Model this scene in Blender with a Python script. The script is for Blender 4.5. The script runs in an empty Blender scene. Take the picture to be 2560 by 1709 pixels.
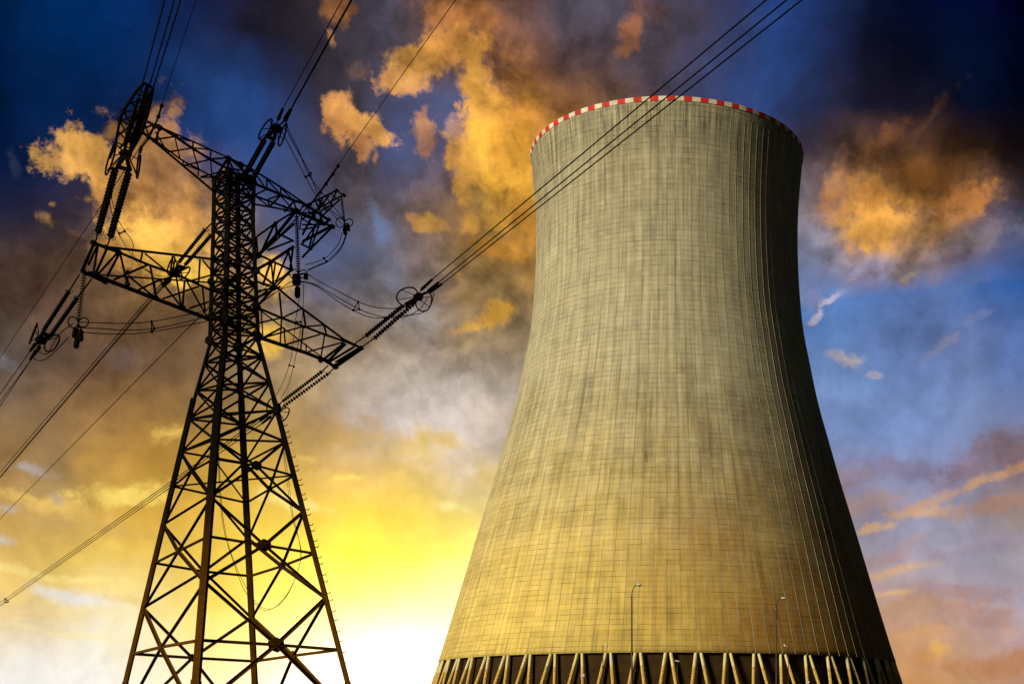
import bpy, bmesh, math, random
from mathutils import Vector, Matrix
random.seed(7)
R = math.radians
scene = bpy.context.scene
COL = scene.collection

# ------------------------------------------------------------------ camera
F = 3269.4                 # focal length in photograph pixels (2560 wide)
OX, OY = 1667.4, 1803.7    # where the level optical axis meets the picture
CH = 1.7                   # eye height
cam_d = bpy.data.cameras.new('camera')
cam = bpy.data.objects.new('camera', cam_d)
COL.objects.link(cam)
cam.location = (0, 0, CH)
cam.rotation_euler = (R(90), 0, 0)
cam_d.sensor_width = 36.0
cam_d.lens = F / 2560 * 36.0
cam_d.shift_x = (1280 - OX) / 2560
cam_d.shift_y = (OY - 854.5) / 2560
cam_d.clip_start = 0.1
cam_d.clip_end = 20000
scene.camera = cam

scene.view_settings.view_transform = 'Standard'
scene.view_settings.look = 'None'
scene.view_settings.exposure = 0.0
scene.view_settings.gamma = 1.0
scene.view_settings.use_curve_mapping = False

SUN_EL = R(14)
SUN_AZ = R(180 + 47)        # compass bearing (clockwise from +Y) the light comes FROM: behind the camera, to its left
sd = Vector((math.sin(SUN_AZ) * math.cos(SUN_EL), math.cos(SUN_AZ) * math.cos(SUN_EL), math.sin(SUN_EL)))
sl = bpy.data.lights.new('sun', 'SUN')
sl.energy = 5.0
sl.angle = R(10)      # a sun veiled by broken cloud
sl.color = (1.0, 0.86, 0.58)
so = bpy.data.objects.new('sun', sl)
so.rotation_euler = sd.to_track_quat('Z', 'Y').to_euler()
COL.objects.link(so)

def P(x, y, Z):
    return Vector(((x - OX) / F * Z, Z, CH + (OY - y) / F * Z))

def H(x, y, h):
    return P(x, y, (h - CH) * F / (OY - y))

def lin(c):
    c = c.lstrip('#')
    v = [int(c[i:i + 2], 16) / 255 for i in (0, 2, 4)]
    return [(a / 12.92 if a <= .04045 else ((a + .055) / 1.055) ** 2.4) for a in v]

# ------------------------------------------------------------------ sky
# colours of the evening sky by bearing and elevation (sampled every 128 px / 120 px)
XS = [i * 128 for i in range(21)]
YS = [0, 120, 240, 360, 480, 600, 720, 840, 960, 1080, 1200, 1320, 1440, 1560, 1709]
SKY = '''
021a3c 032a5e 02285a 0a2c66 141e44 1c1822 241c20 4a4450 4c4656 8a5c3c 6c4c42 524e5c 4c4858 4e4450 3a3850 1e3f80 203060 060a20 020a24 020c34 02021a
011e48 012654 01204e 0a2858 1c2850 201c28 26202a 3c3640 4e4a5a 8c6040 8c5a3a 4a3c40 4c3e46 4e4450 403c50 2c4a84 1c2a50 100e18 060a1c 021230 010110
01122e 02204a 022250 0c2450 1e4078 1e3c72 2e2830 302c34 443e4c 4c5478 905c38 6a4630 54423e 4c4450 2e4a88 244a8c 242c52 14142a 0a0e22 02112c 010008
04163a 081e48 0c1c3e 162448 1c3466 2a4a86 3a3a50 443c44 3c5a92 445078 d89438 b87a38 8a5c30 4c4450 34406c 3a3c58 34303c 241e24 281f1e 100c10 06060e
0c1e42 141f40 2a2e48 6c5244 5e5258 2f4a80 4e5270 5c4a44 5a4c50 8c6848 e8a83c e0a03c a87838 4c4450 44425c 4c4450 6e5650 a06c38 7a4c1e 6a4420 241c20
3a2c28 443228 5a4430 b88848 b08448 5e5a68 506090 4e5a78 6a6068 94703c a87838 8a6a38 8a6a38 6a6068 5a6a9a 6a6a7a 80808e b08450 b88448 6e5a50 4a5a84
44322a 4c382c 5e4634 80603a 9a7448 8c7450 5e6078 6c6870 7a7070 846c50 8a6c38 8a6c48 8a6c48 6a6068 5a6a9a 4c70a8 4c70a8 4a6ca8 5870a4 3a64a8 2c5aa0
4c3c30 5a4438 6c5034 6c5038 705440 9a7a4c 84705e 8c7458 96867a a08458 98805c a08870 a08870 8a8088 6a7aa8 5478b0 5478b0 5a74a6 526a9c 6a7cae 4c6aa4
66605e 705a4a 745640 78593a 7e6042 94805e b09068 b0a090 b0a498 b8aaa0 b4a494 b0a898 b0a898 9a98a0 7a8ab4 7088b8 7088b8 6c88b8 6c84b6 7084b4 627ab0
8e6c40 a0784a a0783c 946c34 a07840 b89450 a88858 bcaea8 c8bebc ccc0b8 c8b8a8 c8b8a8 c8b8a8 b0a8a8 8c98c0 7890c4 7890c4 7c94c6 7c94c8 8294be 8888a4
c09250 a8906a c89a4a c89640 d0a040 dcb048 d0a860 d8b058 d8b454 dcc49c e8d4a8 e8d8b0 d8c8b0 c0b4a8 a0a0b8 8a8cb0 8c86a4 8484a0 8086a6 84788c 8a6c68
c89c58 d8ae5c e8bc50 d8ac44 d8ac44 f0c850 f0d058 f0c440 f0d050 f4e060 ffec80 fff090 f0dc90 d8c8a0 c0a890 b898a0 b49890 9c98b0 a0a0ba a098a4 a8927c
f0c868 f0cc60 f4d878 e8c868 e8cc58 f8e45c fff060 fff850 ffff70 fff880 ffff9a ffff90 fff0a0 e0c890 c8a480 b898a0 b09c98 ac9ea4 a8a0ac a09eb4 a4a4bc
f0d49c f0d8a4 f0ead0 f4e4a8 f8e078 fff090 fff898 fffca8 ffffc0 fffff0 ffffff fff8d0 f0d8a0 e0c090 c8a078 c8a078 c49c7c cc9c78 c49a78 b89890 b8a0a8
f2f0ec f2f0ec f2f0ec f8f4e0 fcf4d0 fff8e0 ffffff ffffff ffffff ffffff ffffff fff8e0 f0d8a8 e0c090 d0a070 d0a070 d0a068 d0965a c48c58 c89868 b88868
'''.split('\n')[1:-1]
GRID = [[lin(c) for c in row.split()] for row in SKY]

def sky_at(x, y):
    x = min(max(x, 0), 2559.9); y = min(max(y, 0), 1708.9)
    i = int(x // 128); fx = (x - i * 128) / 128
    j = max(k for k in range(len(YS)) if YS[k] <= y); j = min(j, len(YS) - 2)
    fy = (y - YS[j]) / (YS[j + 1] - YS[j])
    i2 = min(i + 1, 20)
    return [(GRID[j][i][k] * (1 - fx) + GRID[j][i2][k] * fx) * (1 - fy) + (GRID[j + 1][i][k] * (1 - fx) + GRID[j + 1][i2][k] * fx) * fy for k in range(3)]

def pix(az, el):
    return OX + F * math.tan(az), OY - F * math.tan(el) / math.cos(az)

def azel(x, y):
    az = math.atan((x - OX) / F)
    return az, math.atan((OY - y) / F * math.cos(az))

AZ0, AZ1, NC = R(-28), R(16), 31
EL0, EL1, NR = R(0), R(30), 18
world = bpy.data.worlds.new('World')
scene.world = world
world.use_nodes = True
wt = world.node_tree
wt.nodes.clear()

class G:
    """tiny helper to write node graphs"""
    def __init__(s, t): s.t = t
    def n(s, kind, **kw):
        nd = s.t.nodes.new(kind)
        for k, v in kw.items(): setattr(nd, k, v)
        return nd
    def put(s, sock, v):
        if isinstance(v, bpy.types.NodeSocket): s.t.links.new(v, sock)
        else: sock.default_value = v
    def m(s, op, a, b=None, c=None, clamp=False):
        nd = s.n('ShaderNodeMath', operation=op, use_clamp=clamp)
        for i, v in enumerate((a, b, c)):
            if v is not None: s.put(nd.inputs[i], v)
        return nd.outputs[0]
    def v(s, op, a, b=None, scale=None):
        nd = s.n('ShaderNodeVectorMath', operation=op)
        s.put(nd.inputs[0], a)
        if b is not None: s.put(nd.inputs[1], b)
        if scale is not None: s.put(nd.inputs['Scale'], scale)
        return nd.outputs['Value'] if op in ('LENGTH', 'DOT_PRODUCT') else nd.outputs[0]
    def mix(s, f, a, b, mode='MIX'):
        nd = s.n('ShaderNodeMix', data_type='RGBA', blend_type=mode)
        s.put(nd.inputs[0], f); s.put(nd.inputs[6], a if isinstance(a, bpy.types.NodeSocket) else (*a[:3], 1)); s.put(nd.inputs[7], b if isinstance(b, bpy.types.NodeSocket) else (*b[:3], 1))
        return nd.outputs[2]
    def rng(s, v, a, b, c=0.0, d=1.0, smooth=True):
        nd = s.n('ShaderNodeMapRange', interpolation_type='SMOOTHSTEP' if smooth else 'LINEAR')
        for i, q in enumerate((v, a, b, c, d)): s.put(nd.inputs[i], q)
        return nd.outputs[0]
    def noise(s, vec, scale, detail=3, rough=.5, dist=0.0, col=False):
        nd = s.n('ShaderNodeTexNoise')
        if vec is not None: s.put(nd.inputs['Vector'], vec)
        nd.inputs['Scale'].default_value = scale; nd.inputs['Detail'].default_value = detail
        nd.inputs['Roughness'].default_value = rough; nd.inputs['Distortion'].default_value = dist
        return nd.outputs[1] if col else nd.outputs[0]
    def comb(s, x, y, z=0.0):
        nd = s.n('ShaderNodeCombineXYZ')
        for i, q in enumerate((x, y, z)): s.put(nd.inputs[i], q)
        return nd.outputs[0]
    def sep(s, v):
        nd = s.n('ShaderNodeSeparateXYZ'); s.put(nd.inputs[0], v)
        return nd.outputs
    def ramp(s, f, stops, interp='EASE'):
        nd = s.n('ShaderNodeValToRGB'); cr = nd.color_ramp; cr.interpolation = interp
        while len(cr.elements) < len(stops): cr.elements.new(.5)
        for i, (p, c) in enumerate(stops):
            cr.elements[i].position = p
        for i, (p, c) in enumerate(stops):
            cr.elements[i].color = (*c[:3], 1)
        s.put(nd.inputs[0], f)
        return nd.outputs[0]

g = G(wt)
tc = g.n('ShaderNodeTexCoord')
dirv = g.v('NORMALIZE', tc.outputs['Generated'])
# ragged, wind-torn edges: displace the direction with fractal noise
w1 = g.v('SUBTRACT', g.noise(dirv, 9, 2, .5, col=True), (.5, .5, .5))
w2 = g.v('SUBTRACT', g.noise(dirv, 30, 6, .62, col=True), (.5, .5, .5))
wd = g.v('ADD', dirv, g.v('ADD', g.v('SCALE', w1, scale=.028), g.v('SCALE', w2, scale=.019)))
x, y, z = g.sep(wd)
hyp = g.m('SQRT', g.m('ADD', g.m('MULTIPLY', x, x), g.m('MULTIPLY', y, y)))
az = g.m('ARCTAN2', x, y)
el = g.m('ARCTAN2', z, hyp)
ta = g.m('DIVIDE', g.m('SUBTRACT', az, AZ0), AZ1 - AZ0, clamp=True)
te = g.m('MULTIPLY', g.m('SUBTRACT', el, EL0), (NR - 1) / (EL1 - EL0))
color = None
for r in range(NR):
    e = EL0 + (EL1 - EL0) * r / (NR - 1)
    stops = []
    for c in range(NC):
        a = AZ0 + (AZ1 - AZ0) * c / (NC - 1)
        stops.append((c / (NC - 1), sky_at(*pix(a, max(e, R(.3))))))
    tr = ta if color is None else g.m('MULTIPLY_ADD', g.sep(color)[0], 1e-9, ta)
    rc = g.ramp(tr, stops, 'LINEAR')
    color = rc if color is None else g.mix(g.m('SUBTRACT', te, r - 1, clamp=True), color, rc)
# billowing light and dark inside the cloud deck
n1 = g.noise(wd, 14, 6, .6)
n2 = g.noise(dirv, 45, 5, .6)
tex = g.m('ADD', g.rng(n1, .3, .7, -.22, .22, False), g.rng(n2, .3, .7, -.05, .05, False))
low = g.rng(el, R(3), R(13), .25, 1.0)
color = g.v('SCALE', color, scale=g.m('MULTIPLY_ADD', tex, low, 1.0))
# single clouds: centre, radii, tilt (all in photograph pixels turned into angles), colour, softness, opacity
CL = [
 (1075,160,95,52,12,'dc9c4a',.55,.95),(1165,130,75,60,0,'c88840',.6,.9),(1120,45,70,42,0,'b4743c',.6,.8),(1195,60,60,50,0,'b07038',.8,.7),
 (1195,235,45,110,8,'dc9c46',.5,.95),(1215,345,50,90,0,'e0a044',.45,.95),(1245,440,95,80,0,'f0b040',.5,.95),(1160,455,42,55,20,'d89c44',.5,.9),
 (1000,205,50,28,30,'c88c4c',.6,.9),(1290,330,60,140,0,'c8862e',1.1,.7),(1040,232,50,18,0,'c88e50',.6,.8),(1150,380,30,50,0,'cc9048',.6,.6),
 (848,300,40,45,0,'d09050',.45,.95),(918,316,72,26,-12,'d89a50',.45,.95),(905,365,28,34,-10,'c08450',.5,.9),(940,395,8,20,0,'b07850',.6,.8),
 (1066,352,25,52,12,'b88050',.55,.85),(1072,300,14,25,0,'a07050',.8,.7),
 (848,22,45,34,0,'a86c3c',.7,.8),(872,52,16,22,-15,'a06a40',.7,.7),(834,100,11,14,30,'b07848',.7,.8),(905,175,26,16,0,'6c5248',1,.6),
 (1575,85,22,62,-22,'a0643c',.8,.75),(1640,25,30,22,0,'704c40',1,.6),(1555,130,24,18,0,'9c663c',.9,.6),
 (225,388,95,45,4,'d8a050',.42,.97),(285,425,70,62,-30,'cc9448',.5,.95),(290,330,24,18,20,'a87844',.7,.8),(420,470,130,110,-25,'a87644',.55,.9),(330,520,60,60,0,'b88248',.6,.8),
 (415,630,115,75,0,'ecb450',.6,.9),(470,555,70,60,0,'c89048',.8,.7),(270,640,60,35,20,'b08040',.7,.7),(455,690,60,38,-15,'f0c050',.6,.9),(575,700,40,60,0,'b88c50',.9,.6),
 (121,504,16,9,10,'9c7448',.7,.8),(108,543,26,19,-25,'b88850',.6,.85),(190,594,30,10,-20,'7c5c40',.8,.6),(15,385,12,26,0,'333e58',.9,.5),
 (690,690,45,42,0,'e4b048',.6,.85),(665,850,50,36,10,'e8b848',.7,.85),(720,845,26,22,0,'c89850',.8,.7),
 (2170,510,90,60,-30,'c8863c',.7,.85),(2220,575,120,62,-12,'dc9c46',.6,.9),(2425,520,100,42,24,'b8763c',.7,.85),(2310,450,120,50,4,'5c3818',.9,.85),(2330,610,90,40,20,'b88450',.8,.7),
 (2085,470,30,70,-25,'a8734a',.8,.7),(2190,390,110,22,38,'80502c',1,.6),(2310,320,90,16,38,'4c3224',1,.6),(2500,490,40,26,20,'584440',.9,.7),(2400,630,150,34,20,'74686c',.9,.8),(2290,640,60,60,0,'8a7464',.8,.7),
 (2270,690,70,30,-10,'80747c',.8,.7),(2160,665,70,26,0,'8c88a0',.8,.7),(2135,690,26,10,10,'a89090',.9,.7),(2290,700,28,9,20,'a89084',.9,.6),
 (2033,738,30,30,0,'8a86a4',.8,.6),(2089,748,26,11,35,'a898a4',.6,.8),(2110,730,40,16,25,'8890b4',.9,.6),(2047,792,22,9,30,'a498a8',.6,.8),(2062,590,44,28,-20,'8e8c9c',.9,.6),
 (2117,893,58,17,-4,'b0a098',.8,.8),(2185,928,22,6,-5,'b4a8b0',.8,.7),(2230,845,50,24,-25,'566a98',.9,.6),(2366,874,46,15,28,'8c8aa8',.8,.7),(2447,810,52,12,28,'7c88b0',.8,.6),(2390,740,90,20,22,'5c74a0',1,.6),(2560,580,50,22,10,'7e8298',.9,.6),
 (2250,1185,130,34,6,'7e748e',.6,.85),(2420,1170,130,36,22,'826e7c',.6,.85),(2520,1110,90,48,25,'836a70',.6,.85),(2120,1215,90,42,0,'94808c',.7,.8),(2180,1270,110,34,8,'ac8c80',.8,.8),
 (2400,1225,200,16,22,'c89868',.7,.8),(2190,1322,70,12,4,'d8ac78',.6,.85),(2300,1290,90,12,8,'d0a478',.7,.8),(2480,1262,120,22,14,'a8806c',.7,.8),(2350,1290,50,12,0,'b49480',.8,.6),
 (2200,1402,95,20,8,'ac8c8c',.6,.8),(2290,1355,30,12,25,'b09090',.7,.7),(2240,1430,110,12,12,'d4a878',.8,.75),(2440,1370,120,13,14,'9c8c9c',.7,.75),(2500,1350,60,16,20,'988a9c',.8,.7),
 (2380,1480,190,20,-3,'a8888c',.7,.8),(2290,1520,180,36,0,'bc9070',.8,.8),(2420,1545,90,26,-5,'b48c80',.7,.8),(2230,1480,50,9,0,'dcb070',.8,.7),(2480,1660,150,24,4,'b87c50',.7,.8),(2330,1650,60,22,0,'c88c50',.9,.7),(2358,1630,32,18,-25,'dcaa5c',.9,.8),(2300,1590,160,16,4,'d09c68',.9,.7),
 (1087,558,42,15,-5,'c08c40',.6,.85),(1164,555,24,26,-20,'c89040',.6,.85),(1030,540,14,7,0,'b8844c',.8,.7),(1240,622,75,24,-8,'c08434',.7,.8),(1300,560,50,60,0,'b87c30',.9,.7),(1200,500,45,26,-10,'6c5a3c',.8,.6),
 (1225,772,46,26,18,'dca23c',.6,.85),(1165,812,44,13,22,'c89848',.7,.8),(1132,678,9,22,35,'b88c48',.8,.7),(1310,700,30,40,0,'a8803c',.9,.6),(1150,730,60,30,0,'8c6a38',.9,.5),
 (945,560,24,60,25,'6a88b8',1.1,.5),(990,680,40,50,30,'708098',1.1,.4),(1060,790,60,60,0,'9c9ca4',1.2,.5),(20,900,26,14,-35,'7c8494',1.1,.6),(310,900,60,26,0,'746a74',1.2,.4),
 (785,1072,75,40,0,'b4905c',.6,.8),(915,1062,40,28,10,'b49468',.6,.85),(900,1100,130,30,0,'cca24c',.9,.8),(1100,1085,85,26,-8,'d4b05c',.6,.8),(1050,1125,140,40,0,'e0bc50',1,.7),(1235,1175,40,30,30,'e0c068',.7,.7),(1190,1165,30,24,0,'f2e8cc',.9,.7),
 (860,1197,55,14,8,'fff070',.8,.85),(745,1143,24,9,0,'f0cc68',.8,.8),(720,1260,90,22,-14,'fff2a0',.7,.8),(1150,1260,40,14,0,'fff8b0',.9,.7),
 (108,1250,125,19,-4,'f0c468',.6,.9),(330,1222,120,20,6,'ffe070',.6,.9),(430,1085,48,26,20,'f4cc60',.6,.85),(200,1150,55,30,40,'cc9c48',.9,.7),(90,1165,50,17,-5,'b8b8be',.8,.85),(140,1238,22,9,-30,'a8a4a0',.8,.7),(22,1278,30,12,15,'c0bcbc',.8,.8),
 (260,1300,170,16,-5,'c8a05c',.9,.6),(190,1385,90,20,4,'ecc860',.9,.7),(130,1434,160,13,-2,'ffe890',.7,.85),(16,1350,30,13,-10,'c8ccd0',.9,.8),(190,1490,130,22,-10,'e6e6e8',.7,.9),(320,1508,85,17,-14,'ecc870',.7,.85),(60,1545,70,16,6,'ecc888',.7,.8),(180,1590,130,8,-4,'fae8a8',.8,.8),
 (470,1545,90,26,-4,'fbe890',.8,.8),(580,1480,90,22,8,'ecc850',1,.6),
]
pvec = g.comb(az, el, 0.0)
edge = g.m('ADD', g.m('MULTIPLY', g.m('SUBTRACT', g.noise(dirv, 26, 3, .6), .5), 1.7), g.m('MULTIPLY', g.m('SUBTRACT', g.noise(dirv, 85, 7, .72), .5), 2.0))
porous = g.rng(g.noise(wd, 42, 5, .6), .36, .56, .74, 1.0)
for (cx, cy, rx, ry, rot, hexc, soft, op) in CL:
    if cy > 1030:      # the low cloud banks are softer
        soft *= 1.6 if cx < 1900 else 1.2; op *= .88 if cx < 1900 else .95
    a, e = azel(cx, cy)
    mp = g.n('ShaderNodeMapping', vector_type='TEXTURE')
    # (tiny dependency on the running colour keeps the compiled shader's working set small)
    ma = g.n('ShaderNodeVectorMath', operation='MULTIPLY_ADD')
    g.put(ma.inputs[0], color); ma.inputs[1].default_value = (1e-9, 1e-9, 0); g.put(ma.inputs[2], pvec)
    g.put(mp.inputs['Vector'], ma.outputs[0])
    mp.inputs['Location'].default_value = (a, e, 0)
    mp.inputs['Rotation'].default_value = (0, 0, R(rot))
    mp.inputs['Scale'].default_value = (rx / F * 1.25, ry / F * 1.25, 1)
    ln = g.v('LENGTH', mp.outputs[0])
    f = g.m('ADD', g.m('SUBTRACT', 1.0, ln), edge)
    mk = g.m('MULTIPLY', g.rng(f, -.08, soft * .95, 0.0, op), porous)
    color = g.mix(mk, color, lin(hexc))
fine = g.m('ADD', g.rng(g.noise(wd, 60, 6, .65), .25, .75, .93, 1.07, False), g.m('MULTIPLY', g.rng(g.noise(wd, 20, 3, .5), .3, .7, -.16, .16, False), low))
color = g.v('SCALE', color, scale=fine)
# relief: the side of each billow that faces the low sun is brighter than its far side
SUNP = Vector((math.sin(azel(960, 1700)[0]), math.cos(azel(960, 1700)[0]), .02))
tosun = g.v('SUBTRACT', tuple(SUNP), dirv)
rp = g.v('ADD', wd, g.v('SCALE', tosun, scale=.035))
ra = g.noise(wd, 20, 8, .62)
rb = g.noise(rp, 20, 8, .62)
rc_, gc_, bc_ = g.sep(color)
cloudy = g.rng(g.m('SUBTRACT', rc_, g.m('MULTIPLY', bc_, .62)), -.03, .06, .22, 1.0)
awayfromsun = g.rng(g.v('LENGTH', tosun), .05, .26, .15, 1.0)
relief = g.m('MULTIPLY', g.m('MULTIPLY', g.m('SUBTRACT', ra, rb), g.rng(el, R(9), R(20), .55, 3.1)), g.m('MULTIPLY', cloudy, awayfromsun))
relief = g.m('MINIMUM', g.m('MAXIMUM', relief, -.50), .62)
color = g.v('SCALE', color, scale=g.m('ADD', relief, 1.0))
# glow round the hidden sun
ds = g.v('LENGTH', tosun)
g1 = g.m('POWER', g.m('SUBTRACT', 1.0, g.m('DIVIDE', ds, .26, clamp=True)), 2.2)
g2 = g.m('POWER', g.m('SUBTRACT', 1.0, g.m('DIVIDE', ds, .105, clamp=True)), 2.1)
color = g.v('ADD', color, g.v('SCALE', (1.25, .74, .05), scale=g1))
color = g.v('ADD', color, g.v('SCALE', (1.5, 1.5, 1.5), scale=g2))
# physically based clear sky everywhere else, dimmed by dark cloud added out of view to deepen the tower's shade
sky = g.n('ShaderNodeTexSky', sky_type='NISHITA')
sky.sun_disc = False; sky.sun_elevation = SUN_EL; sky.sun_rotation = SUN_AZ
sky.altitude = 300; sky.air_density = 1.2; sky.dust_density = 1.0; sky.ozone_density = 2.0
clear = g.v('SCALE', sky.outputs[0], scale=.05)
dim_deck = g.rng(g.noise(dirv, 2.2, 4, .6), .28, .5)
other = g.mix(g.m('MULTIPLY', dim_deck, .97), clear, (.006, .006, .009))
dx, dy, dz = g.sep(dirv)
raz = g.m('ARCTAN2', dx, dy)
rel = g.m('ARCTAN2', dz, g.m('SQRT', g.m('ADD', g.m('MULTIPLY', dx, dx), g.m('MULTIPLY', dy, dy))))
win = g.m('MULTIPLY', g.m('MULTIPLY', g.rng(raz, R(-75), R(-35)), g.rng(raz, R(30), R(17), 0, 1)), g.rng(rel, R(60), R(32)))
color = g.mix(win, other, color)
bg = g.n('ShaderNodeBackground')
g.put(bg.inputs[0], color)
bg.inputs[1].default_value = 1.0
out = g.n('ShaderNodeOutputWorld')
wt.links.new(bg.outputs[0], out.inputs[0])
world.cycles.sampling_method = 'MANUAL'
world.cycles.sample_map_resolution = 512

# ------------------------------------------------------------------ materials
def mat(name, base, rough=.7, metal=0.0, var=.25, scale=3.0, col2=None, bump=0.0, spec=.2):
    m = bpy.data.materials.new(name); m.use_nodes = True
    q = G(m.node_tree); bs = m.node_tree.nodes['Principled BSDF']
    tcn = q.n('ShaderNodeTexCoord')
    nz = q.noise(tcn.outputs['Object'], scale, 5, .6)
    c2 = col2 if col2 else [c * (1 - var) for c in base]
    c = q.mix(q.rng(nz, .35, .65), base, c2)
    q.put(bs.inputs['Base Color'], c)
    bs.inputs['Roughness'].default_value = rough
    bs.inputs['Metallic'].default_value = metal
    bs.inputs['Specular IOR Level'].default_value = spec
    if bump:
        b = q.n('ShaderNodeBump'); b.inputs['Distance'].default_value = bump
        q.put(b.inputs['Height'], q.noise(tcn.outputs['Object'], scale * 6, 4, .6))
        q.put(bs.inputs['Normal'], b.outputs[0])
    return m

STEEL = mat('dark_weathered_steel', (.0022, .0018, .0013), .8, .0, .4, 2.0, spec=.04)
def flare_steel():  # sun-flare warmth painted into the colour of the low steel, fading upwards
    m = bpy.data.materials.new('flare_tinted_dark_steel'); m.use_nodes = True
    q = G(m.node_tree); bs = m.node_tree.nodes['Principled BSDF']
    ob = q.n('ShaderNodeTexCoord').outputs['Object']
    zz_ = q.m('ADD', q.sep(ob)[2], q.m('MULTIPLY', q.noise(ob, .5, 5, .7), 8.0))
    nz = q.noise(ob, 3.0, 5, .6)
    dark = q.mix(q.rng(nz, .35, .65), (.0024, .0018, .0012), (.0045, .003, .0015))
    flare = q.mix(q.rng(nz, .3, .7), (.095, .037, .0016), (.060, .024, .0012))
    q.put(bs.inputs['Base Color'], q.mix(q.rng(zz_, 25, 12), dark, flare))
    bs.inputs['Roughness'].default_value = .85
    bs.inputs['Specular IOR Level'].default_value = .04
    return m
STEEL_FLARE = flare_steel()
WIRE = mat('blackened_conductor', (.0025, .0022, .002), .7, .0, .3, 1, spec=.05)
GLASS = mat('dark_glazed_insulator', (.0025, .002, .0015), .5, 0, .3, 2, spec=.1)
LAMP_POLE = mat('galvanised_pole', (.05, .045, .04), .5, .3, .3, 4)
LAMP_HEAD = mat('white_lamp_housing', (.55, .53, .5), .4, 0, .15, 6)
LAMP_LENS = mat('dark_lamp_lens', (.03, .025, .02), .15, 0, .1, 5)
GROUND = mat('dry_grass_ground', (.06, .055, .03), .95, 0, .5, .08, (.035, .045, .018), .05)
CAVITY_SHADE = mat('painted_cavity_shade', (.035, .018, .004), .9, 0, .4, .4)

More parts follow.
